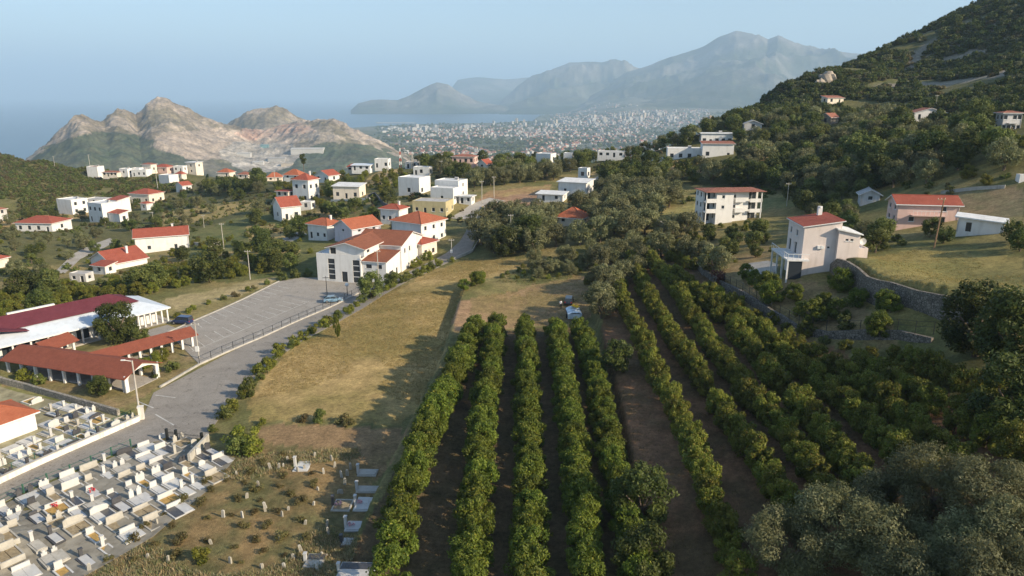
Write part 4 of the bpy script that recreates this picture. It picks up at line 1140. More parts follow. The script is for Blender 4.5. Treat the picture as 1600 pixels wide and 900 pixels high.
# ---- the other houses: label, u0,u1,vtop,vbase, rot, depth/width, roof, rise, walls, roof cover
HL = [
 ('cream two-storey house with brown shutters behind the white office building', 634,683,371,405,-32,1.15,'hip',.18,W_CREAM,T_RED,dict(cols=(2,2,1),frame=M_BROWNF)),
 ('big square house with orange hipped roof and pale grey front', 613,697,331,384,-34,.95,'hip',.20,W_WHITE,T_ORANGE,dict(cols=(2,3,1),st=2,short='the big hip-roofed house')),
 ('house with orange gable roof and lilac gable wall', 523,596,340,378,-40,1.25,'gable',.25,W_LILAC,T_ORANGE,dict(ridge='y',cols=(1,2,1),st=2)),
 ('pale house with orange hipped roof joined to the lilac gable house', 482,536,341,376,-30,.8,'hip',.22,W_WHITE,T_ORANGE,dict(cols=(3,1,1),chim=1,short='the lilac gable house')),
 ('small white villa with red roof and terrace uphill of the office', 595,638,319,349,-22,.8,'hip',.2,W_WHITE,T_RED,dict(cols=(3,1,1),chim=1)),
 ('white modern cube house with one tall dark window', 623,673,274,305,-24,.9,'flat',0,W_WHITE,T_WHITE,dict(cols=(1,2,2),st=1,short='the white modern houses')),
 ('taller white flat-roofed modern house beside the concrete lane', 680,731,279,311,-22,.8,'flat',0,W_WHITE,T_WHITE,dict(cols=(1,1,1),st=2)),
 ('white flat-roofed modern house wing facing the olive-yellow house', 673,719,291,317,-22,.6,'flat',0,W_WHITE,T_WHITE,dict(cols=(1,2,1),st=1)),
 ('small white carport pavilion at the bend of the concrete lane', 717,742,305,319,-18,.7,'flat',0,W_WHITE,T_WHITE,dict(cols=(2,1,1),parapet=0,cat='carport',name='carport')),
 ('flat-roofed olive-yellow bungalow with dark windows', 645,709,309,336,-14,.7,'flat',0,W_OLIVE,T_GREY,dict(cols=(4,3,1),st=1,parapet=.15)),
 ('white two-storey house with red hipped roof and side terrace', 459,500,271,316,-22,.9,'hip',.3,W_WHITE,T_RED,dict(cols=(2,2,1),st=2,chim=1,short='the white house with the red hipped roof')),
 ('low wing with red roof left of the white two-storey house', 433,462,296,319,-22,.7,'hip',.12,W_CREAM,T_RED,dict(cols=(2,1,1))),
 ('small white gabled house with steep red roof', 428,471,307,344,38,1.2,'gable',.34,W_WHITE,T_RED,dict(ridge='x',cols=(2,1,1),short='the small white gabled house')),
 ('little white shed beside the small gabled house', 470,493,314,328,-15,.7,'flat',0,W_WHITE,T_WHITE,dict(cols=(1,1,1),cat='shed',name='shed')),
 ('long beige house with white flat roof edge', 521,572,287,311,-12,.55,'shed_f',.12,W_CREAM,T_WHITE,dict(cols=(3,1,1),short='the long beige house')),
 ('pale house with flat white upper floor on the skyline', 587,611,247,262,-10,.7,'flat',0,W_WHITE,T_WHITE,dict(cols=(3,1,1))),
 ('long low building with pale blue metal roof near the masts', 551,583,255,265,-10,.5,'shed_f',.1,W_WHITE,T_SHEET,dict(cols=(3,1,1))),
 ('little red-roofed house left of the pale blue metal roof', 543,560,257,266,10,.8,'hip',.3,W_CREAM,T_RED,dict(cols=(2,1,1))),
 ('orange-roofed house behind the white two-storey house', 446,477,264,280,-15,.8,'hip',.35,W_WHITE,T_ORANGE,dict(cols=(2,1,1))),
 ('orange-roofed house beside the dark cypress on the skyline', 418,442,269,283,10,.7,'hip',.4,W_CREAM,T_ORANGE,dict(cols=(2,1,1))),
 ('white gabled house with red roof under the lone pine', 494,530,265,284,-28,.9,'gable',.25,W_WHITE,T_RED,dict(ridge='y',cols=(2,1,1),short='the house under the lone pine')),
 ('white single-storey house with flat roof behind the modern cubes', 646,676,260,274,-14,.6,'flat',0,W_WHITE,T_WHITE,dict(cols=(3,1,1))),
 ('small grey flat-roofed house by the radio masts', 634,656,252,263,-10,.8,'flat',0,W_GREY,T_GREY,dict(cols=(2,1,1))),
 ('pale pink two-storey house on the skyline before the town', 707,746,241,256,-12,.6,'hip',.12,W_PINK,T_OLD,dict(cols=(4,2,1),short='the pale pink skyline house')),
 ('white house with one bright red roof slope on the skyline', 746,770,250,263,-35,.9,'gable',.35,W_WHITE,T_RED,dict(ridge='y',cols=(1,1,1))),
 ('plain white box house on the crest above the town', 837,869,237,252,-28,.8,'flat',0,W_WHITE,T_WHITE,dict(cols=(0,1,1),short='the plain white box house')),
 ('narrow white box house right of the plain white box', 880,897,238,251,-20,.9,'flat',0,W_WHITE,T_WHITE,dict(cols=(1,1,1))),
 ('long low white building on the crest behind trees', 933,977,230,240,-15,.4,'flat',0,W_WHITE,T_GREY,dict(cols=(4,1,1))),
 ('white house with flat roof above the olive grove', 872,927,280,306,-24,.8,'shed_f',.06,W_WHITE,T_WHITE,dict(cols=(2,2,1),st=1,short='the white house above the olive grove')),
 ('low white annexe with pale roof behind olives', 839,886,303,316,-20,.6,'shed_f',.08,W_WHITE,T_WHITE,dict(cols=(2,1,1),hmin=2.4)),
 ('small white hut with dark doorway up the lane', 903,922,262,279,-30,.8,'flat',0,W_WHITE,T_WHITE,dict(cols=(1,1,1))),
 ('cottage with bright orange hipped roof inside the olive grove', 870,921,325,353,-25,.9,'hip',.33,W_CREAM,T_ORANGE,dict(cols=(2,1,1),st=1,short='the orange-roofed cottage')),
 ('pink house with long red gable roof and white verges', 1384,1495,306,354,-10,.5,'gable',.22,W_PINK,T_RED,dict(ridge='x',cols=(2,1,2),st=2,short='the pink house')),
 ('grey gable-roofed shed left of the pink house', 1340,1374,300,318,-18,1.0,'gable',.25,W_GREY,T_GREY,dict(ridge='y',cols=(1,1,1),cat='shed',name='shed')),
 ('low white hall with pale roof right of the pink house', 1494,1568,344,368,-35,.7,'shed_r',.1,W_WHITE,T_WHITE,dict(cols=(2,2,1))),
 ('white cabin at the edge above the ploughed terrace', 1582,1606,274,296,-10,.8,'flat',0,W_WHITE,T_GREY,dict(cols=(1,1,1))),
 ('white flat-roofed bungalow with dark porch on the hillside', 1040,1098,231,249,-8,.5,'flat',0,W_WHITE,T_WHITE,dict(cols=(4,1,1),short='the white hillside bungalow')),
 ('white two-level house with thin red roof edge on the hillside', 1093,1146,222,246,-8,.6,'shed_f',.08,W_WHITE,T_OLD,dict(cols=(3,2,1),st=1)),
 ('white house with pillared veranda above the hillside bungalow', 1091,1145,207,221,-6,.5,'flat',0,W_WHITE,T_WHITE,dict(cols=(5,1,1),parapet=0)),
 ('white house with shallow red roof high on the wooded slope', 1421,1471,168,187,-6,.6,'gable',.14,W_WHITE,T_OLD,dict(ridge='y',cols=(3,1,1),short='the white house on the wooded slope')),
 ('grey two-storey house with worn red roof on the right slope', 1551,1593,174,207,-4,.7,'hip',.1,W_GREY,T_OLD,dict(cols=(4,1,2),st=2)),
 ('old stone hut with brown tiled roof among the trees', 1282,1308,176,194,30,1.0,'gable',.3,W_STONE,T_OLD,dict(ridge='x',cols=(0,0,1))),
 ('house with faded pink roof under the rocky cliff', 1284,1316,149,162,15,.5,'shed_f',.25,W_CREAM,T_OLD,dict(cols=(2,1,1))),
 ('grey-roofed house hidden among hillside trees', 1160,1190,187,203,-12,.8,'gable',.2,W_GREY,T_GREY,dict(ridge='y',cols=(1,1,1))),
 ('tall plain white block on the left ridge', 141,162,238,254,-10,.8,'flat',0,W_WHITE,T_OLD,dict(cols=(0,0,0),short='the tall white block on the ridge')),
 ('long low house with arcade beside the tall white block', 164,190,245,254,-8,.5,'hip',.15,W_CREAM,T_OLD,dict(cols=(4,0,0),st=1)),
 ('white flat house stepping down the left ridge', 190,208,249,259,-15,.8,'flat',0,W_WHITE,T_WHITE,dict(cols=(1,1,1),st=1)),
 ('small white house below the cream house on the ridge', 209,224,254,262,-12,.7,'flat',0,W_WHITE,T_GREY,dict(cols=(2,0,1),st=1)),
 ('cream two-storey house on the left ridge', 225,245,248,262,-18,.7,'hip',.16,W_CREAM,T_OLD,dict(cols=(2,1,1),st=1)),
 ('salmon house with red roof on the left ridge', 244,271,256,269,-15,.7,'hip',.22,W_PINK,T_RED,dict(cols=(2,1,1),st=1)),
 ('white modern house with dark glass front on the ridge slope', 209,236,264,275,-8,.6,'flat',0,W_WHITE,T_WHITE,dict(cols=(3,0,1),st=1)),
 ('small white house between the salmon house and the tall pale house', 274,292,257,266,-10,.7,'flat',0,W_WHITE,T_WHITE,dict(cols=(2,1,1))),
 ('tall pale house with white roof slab at the end of the ridge', 294,317,252,271,-20,.8,'flat',0,W_CREAM,T_WHITE,dict(cols=(1,1,1),st=2,parapet=0)),
 ('wide windowless white house low on the ridge', 251,279,272,288,-25,.8,'flat',0,W_WHITE,T_WHITE,dict(cols=(0,0,1))),
 ('little red-roofed house above the white gabled one', 276,291,267,280,-20,.8,'hip',.35,W_CREAM,T_RED,dict(cols=(1,1,1))),
 ('white gabled house with red roof left of the dark cypresses', 277,299,283,299,-30,1.0,'gable',.3,W_WHITE,T_RED,dict(ridge='y',cols=(0,1,1),short='the dark cypresses')),
 ('orange-roofed house behind the dark cypresses', 343,366,263,276,-12,.8,'hip',.3,W_CREAM,T_ORANGE,dict(cols=(2,1,1))),
 ('pale house with dull roof right of the cypresses', 374,394,268,279,-12,.8,'hip',.25,W_CREAM,T_OLD,dict(cols=(2,1,1))),
 ('white flat-roofed house with blank walls on the left slope', 95,137,309,334,-24,.8,'flat',0,W_WHITE,T_WHITE,dict(cols=(0,2,0))),
 ('low pale flat-roofed house behind the white two-storey house', 137,178,309,328,-15,.6,'flat',0,W_WHITE,T_GREY,dict(cols=(1,1,1))),
 ('white two-storey house with shaded balconies on the left slope', 143,188,314,346,-28,.8,'flat',0,W_WHITE,T_WHITE,dict(cols=(3,1,2),st=2,short='the white house with balconies')),
 ('white house with red mono-pitch roof behind the balconied house', 174,204,306,333,-28,.9,'shed_f',.2,W_WHITE,T_RED,dict(cols=(1,0,1),st=2)),
 ('small red-roofed porch wing beside a conical tree', 170,202,328,346,-28,.5,'shed_f',.25,W_WHITE,T_RED,dict(cols=(1,1,1),st=1)),
 ('bungalow with broad red hipped roof and conservatory', 208,254,294,317,-18,.8,'hip',.2,W_CREAM,T_RED,dict(cols=(3,2,1),st=1)),
 ('tiny white hut with red roof below the broad red bungalow', 222,239,314,328,-25,.9,'hip',.2,W_WHITE,T_RED,dict(cols=(1,1,1),cat='hut',name='hut')),
 ('low house with wide red hipped roof on the far left', 38,103,337,361,-6,.7,'hip',.18,W_WHITE,T_RED,dict(cols=(4,1,1),st=1,short='the wide red hipped roof')),
 ('pale blue-fronted house with long red gable roof', 213,296,356,396,24,.5,'gable',.25,W_WHITE,T_RED,dict(ridge='x',cols=(2,1,1),st=1,chim=1,short='the long red gable roof')),
 ('white cross-gabled house with red roofs amid green shrubs', 143,231,389,424,-34,.85,'gable',.22,W_WHITE,T_RED,dict(ridge='y',cols=(1,0,1),st=1,chim=1,short='the white cross-gabled house')),
 ('small concrete shed with dark doorway beside the cross-gabled house', 110,148,427,442,-10,.6,'flat',0,W_GREY,T_GREY,dict(cols=(2,1,1),cat='shed',name='shed')),
 ('red-roofed annexe in front of the cross-gabled house', 146,182,410,430,-20,.7,'shed_f',.2,W_WHITE,T_RED,dict(cols=(1,1,0))),
 ('house with red roof cut by the left edge above the olives', -18,15,399,418,-15,.8,'hip',.2,W_CREAM,T_RED,dict(cols=(1,1,1))),
 ('small house with red roof cut by the left edge below scrub', -12,9,322,346,-10,.9,'hip',.2,W_GREY,T_OLD,dict(cols=(1,1,1))),
]
for (lab, u0, u1, vt, vb, rot, asp, rf, rk, wl_, rm, kw) in HL:
    house(lab, u0, u1, vt, vb, rot, asp, rf, rk, wl_, rm, **kw)

# ---- poles
M_POLE = plain('weathered_pole', (.44,.41,.36), .9, .2, 1.0)
M_WOODP = plain('tarred_wood_pole', (.27,.17,.10), .9, .25, 1.0)
POLES = [ # base u,v, top v, label extra
 (219,652,562,'concrete lamp pole with small lamp head beside the arched walkway gable',M_POLE,'lamp'),
 (311,560,504,'concrete utility pole with grey box at the parking lot corner',M_POLE,'box'),
 (391,437,392,'concrete utility pole beyond the far end of the parking lot',M_POLE,''),
 (592,443,392,'concrete utility pole in front of the white office building',M_POLE,''),
 (512,472,432,'thin pole behind the pale blue car',M_DARKMETAL,''),
 (543,462,447,'short lamp post with white globe by the office forecourt',M_DARKMETAL,'globe'),
 (706,403,374,'pale utility pole by the shaded lane',M_POLE,'box'),
 (798,374,336,'utility pole in front of the orange-roofed cottage',M_POLE,''),
 (772,309,277,'utility pole at the bend above the concrete lane',M_POLE,''),
 (753,318,284,'slim pole beside the white carport pavilion',M_POLE,''),
 (1459,388,312,'leaning brown wooden pole at the top edge of the lawn',M_WOODP,''),
 (1229,322,287,'white pole behind the pink villa',M_POLE,''),
 (350,389,350,'utility pole right of the long red gable roof',M_POLE,''),
 (240,357,332,'slanting pole left of the tilled strip',M_POLE,''),
 (319,356,336,'utility pole on the tilled strip',M_POLE,''),
 (105,328,308,'thin pole in front of the blank white house',M_POLE,''),
 (142,268,243,'thin pole below the tall white block on the ridge',M_POLE,''),
 (247,298,268,'thin pole behind the broad red bungalow',M_POLE,''),
 (605,280,262,'thin pole on the dry knoll left of the modern cubes',M_POLE,''),
 (690,272,252,'thin pole in the trees behind the modern cubes',M_POLE,''),
 (431,300,268,'thin pole left of the white two-storey house',M_POLE,''),
 (86,262,245,'thin pole on the scrub hill',M_POLE,''),
 (1461,172,150,'thin mast behind the white house on the wooded slope',M_POLE,''),
]
for u, vb, vt, lab, mt, ex in POLES:
    p = G(u, vb); s = ppm(p); h = (vb - vt) / s * 1.05
    root = empty('utility_pole' if 'lamp' not in lab else 'street_lamp', p); tag(root, lab, 'pole' if 'lamp' not in lab else 'lamp')
    r0 = max(.10, min(.17, h * .016))
    lean = .05 if 'lean' in lab or 'slant' in lab else random.uniform(-.008, .008)
    MB().tube((0,0,-.6), (h * lean, 0, h), r0, r0 * .7, 8).build('shaft', mt, root)
    if ex == 'lamp':
        MB().tube((0,0,h-.1),(-.9,-.2,h+.15),.05).box(-1.35,-.8,-.32,-.1,h+.08,h+.22).build('lamp_head', M_FRAME, root)
    elif ex == 'globe':
        bm = bmesh.new(); bmesh.ops.create_icosphere(bm, subdivisions=2, radius=.45); me = bpy.data.meshes.new('lamp_globe'); bm.to_mesh(me); bm.free(); me.materials.append(M_FRAME)
        link('lamp_globe', me, root, (0,0,h+.3))
    else:
        MB().box(-.75,.75,-.06,.06,h-.45,h-.33).build('crossarm', mt, root)
        for x in (-.6, 0, .6): MB().tube((x,0,h-.33),(x,0,h-.12),.045,n=6).build('insulator', M_FRAME, root)
    if ex == 'box': MB().box(-.3,.3,-.42,-.15,1.4,2.3).build('meter_box', M_FRAME, root)
# red and white radio masts on the skyline
M_REDM = plain('red_mast_paint', (.40,.07,.04), .6, .15, 2)
for u, vb, vt, lab in ((626,263,232,'red and white radio mast on the skyline'), (645,264,240,'thin grey radio mast right of the red one'), (668,262,244,'short red mast above the flat-roofed house')):
    p = G(u, vb); h = (vb - vt) / ppm(p)
    root = empty('radio_mast', p); tag(root, lab, 'mast')
    n = 6
    for k in range(n):
        mb = MB(); z0, z1 = h * k / n, h * (k + 1) / n; w0, w1 = .55 * (1 - .7 * k / n), .55 * (1 - .7 * (k + 1) / n)
        P = [(1,1),(-1,1),(-1,-1),(1,-1)]
        for i in range(4):
            a, b_ = P[i], P[(i+1)%4]
            mb.tube((a[0]*w0,a[1]*w0,z0),(a[0]*w1,a[1]*w1,z1),.09,n=4).tube((a[0]*w0,a[1]*w0,z0),(b_[0]*w1,b_[1]*w1,z1),.06,n=4)
        mb.build('mast_section', (M_REDM if k % 2 == 0 else M_FRAME) if 'red' in lab.split(' right')[0] else M_POLE, root)

# ================================================================== CEMETERIES
M_MARBLE = plain('white_marble', (.55,.545,.52), .45, .07, 1.5, spec=.4, stain=.15)
M_MARB2 = plain('grey_marble', (.50,.50,.49), .5, .1, 1.5, stain=.2)
M_GRANITE = plain('dark_granite', (.06,.06,.065), .35, .2, 4, spec=.5)
M_GCONC = plain('grave_concrete', (.44,.42,.37), .9, .15, 1.2, .2, stain=.5)
M_BED = plain('grave_gravel', (.30,.24,.15), .95, .3, 3, .5)
M_BED2 = plain('ochre_earth', (.42,.27,.09), .95, .25, 3, .5)
M_OLDST = plain('lichen_stone', (.36,.335,.28), .95, .22, 2.5, .5, stain=.5)
M_FLOWER = plain('red_flowers', (.50,.05,.06), .8, .5, 9, .6)
M_FLOWERP = plain('pink_flowers', (.62,.35,.38), .8, .5, 9, .6)
ORD = ['first','second','third','fourth','fifth','sixth','seventh','eighth','ninth','tenth','eleventh','twelfth','thirteenth','fourteenth','fifteenth','sixteenth','seventeenth','eighteenth','nineteenth','twentieth',
       'twenty-first','twenty-second','twenty-third','twenty-fourth','twenty-fifth','twenty-sixth','twenty-seventh','twenty-eighth','twenty-ninth','thirtieth']
def ordn(i): return ORD[i] if i < len(ORD) else '%dth' % (i + 1)
STY = {'marble': ('white marble grave', M_MARBLE, M_MARBLE, M_MARBLE), 'grey': ('grey slab grave', M_MARB2, M_MARB2, M_MARBLE), 'dark': ('black granite grave', M_GRANITE, M_MARB2, M_GRANITE),
       'conc': ('concrete-edged gravel grave', M_GCONC, M_BED, M_GCONC), 'ochre': ('white-edged grave with ochre earth', M_MARBLE, M_BED2, M_MARBLE), 'plain': ('plain concrete tomb', M_GCONC, M_GCONC, M_MARB2)}
def grave(pos, ang, w, L, sty, label, group, rng, hs=None, flowers=False):
    nm, mk, mbd, mh = STY[sty]
    root = empty('grave', pos, ang); tag(root, label, 'grave', group)
    kh = rng.uniform(.08, .24)
    k = MB(); t = .16
    k.box(-w/2, w/2, 0, t, -.5, kh).box(-w/2, w/2, L - t, L, -.5, kh).box(-w/2, -w/2 + t, t, L - t, -.5, kh).box(w/2 - t, w/2, t, L - t, -.5, kh)
    k.build('kerb', mk, root)
    n = 2 if w > 1.7 else 1
    for i in range(n):
        x0 = -w/2 + t + (w - 2*t) * i / n + .03; x1 = -w/2 + t + (w - 2*t) * (i + 1) / n - .03
        if sty in ('conc', 'ochre'): MB().box(x0, x1, t + .02, L - t - .02, -.3, kh - .07).build('grave_bed', mbd, root)
        else: MB().box(x0 - .02, x1 + .02, t - .05, L - t + .05, kh + .003, kh + .07).build('slab', mbd if rng.random() > .12 else M_GRANITE, root)
    hh = rng.uniform(.55, 1.0); hw = w * rng.uniform(.55, .95)
    st = hs or rng.choice(['wide', 'wide', 'pillar', 'peak', 'twin'])
    m = MB()
    if st == 'wide': m.box(-hw/2, hw/2, -.14, .02, -.3, hh).box(-hw/2 - .05, hw/2 + .05, -.2, .08, -.3, kh + .1)
    elif st == 'pillar':
        m.box(-.16, .16, -.16, .1, -.3, hh + .25).prism([(-.2,-.2),(.2,-.2),(.2,.14),(-.2,.14)], hh + .25, hh + .36)
    elif st == 'peak': m.add([(-hw/2,-.14,-.3),(hw/2,-.14,-.3),(hw/2,-.14,hh),(hw/4,-.14,hh+.22),(-hw/4,-.14,hh+.1),(-hw/2,-.14,hh-.1)] + [(-hw/2,.02,-.3),(hw/2,.02,-.3),(hw/2,.02,hh),(hw/4,.02,hh+.22),(-hw/4,.02,hh+.1),(-hw/2,.02,hh-.1)],
               [(0,1,2,3,4,5),(11,10,9,8,7,6)] + [(i,6+i,6+(i+1)%6,(i+1)%6) for i in range(6)])
    else:
        for s in (-1, 1): m.box(s * hw * .3 - .26, s * hw * .3 + .26, -.14, .02, -.3, hh).box(s * hw * .3 - .12, s * hw * .3 + .12, -.1, .0, hh, hh + .25)
    m.build('headstone', mh if rng.random() > .08 else M_GRANITE, root)
    if flowers:
        f = MB()
        for _ in range(14):
            x, y = rng.uniform(-.3, .3), rng.uniform(.2, .9); z = kh + rng.uniform(.15, .35)
            f.tube((x, y, kh), (x, y, z), .015, n=3).tube((x, y, z), (x, y, z + .1), .09, .03, 5)
        f.build('flowers', M_FLOWER if rng.random() < .5 else M_FLOWERP, root)
    return root
rng = random.Random(11)
def grave_plot(origin, e1, e2, srange, rows, poly, place, gap=2.85, off=1.0, skip=.08, pil=0.0):
    ang = math.atan2(e2.y, e2.x) - math.pi / 2          # grave's length runs along e2
    for k in range(rows):
        s = srange[0]; idx = 0
        while s < srange[1]:
            w = rng.choice([1.05, 1.2, 1.9, 2.1, 2.2, 1.1])
            p = origin + e1 * (s + w / 2) + e2 * (off + gap * k + rng.uniform(-.15, .15))
            c = p + e2 * 1.1
            u, v = project(np.array(c.x), np.array(c.y), np.array(H(c.x, c.y)))
            s += w + rng.choice([.25, .4, .6, .9])
            if not inpoly(np.array([float(u)]), np.array([float(v)]), poly)[0] or rng.random() < skip: continue
            if inpoly(np.array([float(u)]), np.array([float(v)]), [(-60,615),(22,622),(70,634),(66,672),(0,698),(-60,722)])[0]: continue
            sty = rng.choices(['marble','grey','dark','conc','ochre','plain'], [4,4,2,5,2,3])[0]
            lab = '%s, %s %s, %s row %s' % (STY[sty][0], ordn(idx), place[0], ordn(k), place[1])
            grave((p.x, p.y, H(p.x, p.y)), ang + rng.uniform(-.03, .03), w, rng.uniform(2.1, 2.4), sty, lab, place[2], rng, hs='pillar' if rng.random() < pil else None, flowers=rng.random() < .05)
            idx += 1
O = G(215, 696); Bk = G(0, 789)
e1 = Vector((O.x - Bk.x, O.y - Bk.y, 0)).normalized(); e2 = Vector((e1.y, -e1.x, 0))
LOWC = [(-60,812),(0,788),(215,696),(262,684),(318,694),(372,712),(345,748),(300,792),(240,838),(185,868),(120,905),(-60,930)]
grave_plot(O, -e1, e2, (-9, 40), 7, LOWC, ('from the gate', 'from the road', 'graves in the lower cemetery'), gap=3.05, skip=.08)
# tiled paths of the lower cemetery
UPC = [(0,602),(40,618),(110,636),(180,652),(206,652),(110,697),(0,745),(-40,765),(-40,596)]
O2 = G(212, 657); B2 = G(0, 752)
f1 = Vector((O2.x - B2.x, O2.y - B2.y, 0)).normalized(); f2 = Vector((-f1.y, f1.x, 0))
grave_plot(O2, -f1, f2, (-20, 46), 8, UPC, ('from the road pillar', 'above the white wall', 'graves in the upper cemetery'), gap=2.6, off=.7, skip=.06, pil=.45)
_cp, _ = strip('cemetery_ground', [(-60,815),(0,791),(110,742),(215,698),(262,687)], [(-60,960),(60,935),(240,838),(330,762),(368,716)], plain('cemetery_paving', (.27,.25,.205), .95, .25, .5, .2, stain=.5), .03, across=14)
fence('cemetery_fence', [G(-40,805), G(0,789), G(110,740), G(205,699)], 1.2, 2.4, M_GREENMETAL, 'green metal fence with white posts along the lower cemetery', rails=(.15,.5,.9), pr=.07)
fence('cemetery_fence', [G(-20,748), G(0,741), G(110,693), G(205,650)], .9, 2.6, M_GREENMETAL, 'green mesh fence along the top of the upper cemetery wall', rails=(.3,.95))
# iron gate
gp = G(262, 688); ga = frame_at(G(262,688), G(318,690))
groot = empty('cemetery_gate', gp, ga); tag(groot, 'dark iron gate with arched bars at the lower cemetery entrance', 'gate')
for x in (0, 1.4, 5.2): MB().box(x-.14,x+.14,-.14,.14,-.3,1.7).build('gate_post', M_DARKMETAL, groot)
for x0, x1 in ((.2,1.25), (1.6,3.25), (3.35,5.05)):
    mb = MB().tube((x0,0,.2),(x1,0,.2),.03,n=5).tube((x0,0,1.15),(x1,0,1.15),.03,n=5)
    for i in range(9):
        x = x0 + (x1 - x0) * i / 8; mb.tube((x,0,.1),(x,0,1.2 + .25 * math.sin(math.pi * i / 8)),.018,n=4)
    mb.build('gate_leaf', M_DARKMETAL, groot)
# walls inside the lower cemetery (dark stone partition)
wall_line('plot_wall', [G(296,722), G(326,690)], 1.1, .3, M_GCONC, 'dark concrete partition wall at the far end of the lower cemetery')
# old graveyard
OLD = [(436,733),(443,729),(450,720),(476,733),(465,737),(506,740),(518,720),(492,713),(523,730),(534,746),(543,743),(548,733),(539,757),(529,771),(534,771),(490,789),(451,797),(441,807),(415,799),(477,819),(511,822),(514,835),(459,873),(471,863),(409,889),(444,887),(496,891),(503,868),(437,844),(497,766),(423,733),
       (415,794),(379,809),(349,808),(403,759),(231,872),(263,878),(140,891),(386,778),(410,888),(245,818),(370,742),(330,850),(360,880)]
for i, (u, v) in enumerate(OLD):
    p = G(u, v); w, h, t = rng.uniform(.2,.36), rng.uniform(.35,.85), rng.uniform(.13,.24)
    tl = rng.uniform(-.2, .2)
    P = []
    K = 5
    for j in range(K):
        z = -.3 + (h + .3) * j / (K - 1); s = 1 - .18 * (j / (K - 1)) ** 2
        for a, b_ in ((-1,-1),(1,-1),(1,1),(-1,1)): P.append((a * w/2 * s * rng.uniform(.88,1.1) + tl * z, b_ * t/2 * s * rng.uniform(.85,1.1), z))
    P.append((tl * h, 0, h + .1))
    F = [(4*j+i_, 4*j+(i_+1)%4, 4*j+4+(i_+1)%4, 4*j+4+i_) for j in range(K-1) for i_ in range(4)] + [(4*K-4+i_, 4*K-4+(i_+1)%4, 4*K) for i_ in range(4)]
    o = link('old_gravestone', me_from('old_gravestone', P, F, M_OLDST if rng.random() < .75 else M_GCONC), None, p, rng.uniform(-.5,.5))
    # told apart by counting from the citrus row, near to far
    tag(o, None, 'gravestone', 'old upright stones in the rough graveyard')
    o['_k'] = (u, v)
_old = sorted([o for o in bpy.data.objects if o.name.startswith('old_gravestone')], key=lambda o: -o['_k'][1])
for i, o in enumerate(_old):
    tag(o, '%s old stone in the dry grass, %s up from the bottom edge' % ('leaning' if i % 3 == 0 else 'weathered', ordn(i)), None, None); LABELS[o['label']] = o['group']
    del o['_k']
TOMBS = [((521,790),2.0,2.2,'conc','low old grave enclosure with a white edge left of the flowered tomb'), ((556,789),2.3,2.6,'marble','grey marble tomb heaped with pink flowers in the orchard shade'),
         ((541,824),2.2,1.7,'grey','smaller shaded marble tomb below the flowered one'), ((534,848),2.2,1.5,'dark','dark low tomb under the shaded marble tombs'),
         ((530,893),3.4,2.2,'grey','double marble tomb at the bottom edge beside the citrus row'), ((560,739),2.2,1.5,'plain','mossy low tomb in deep shade nearest the hedge'),
         ((558,765),2.4,1.4,'plain','mossy low tomb between the two shaded rows'), ((462,729),1.8,2.4,'marble','broken white tomb among five white stones'), ((478,877),1.8,2.0,'plain','cracked concrete tomb among leaning stones')]
for (u, v), w, L, sty, lab in TOMBS:
    p = G(u, v); grave(p, R(-92), L, w, sty, lab, None, rng, hs='pillar', flowers='flower' in lab)

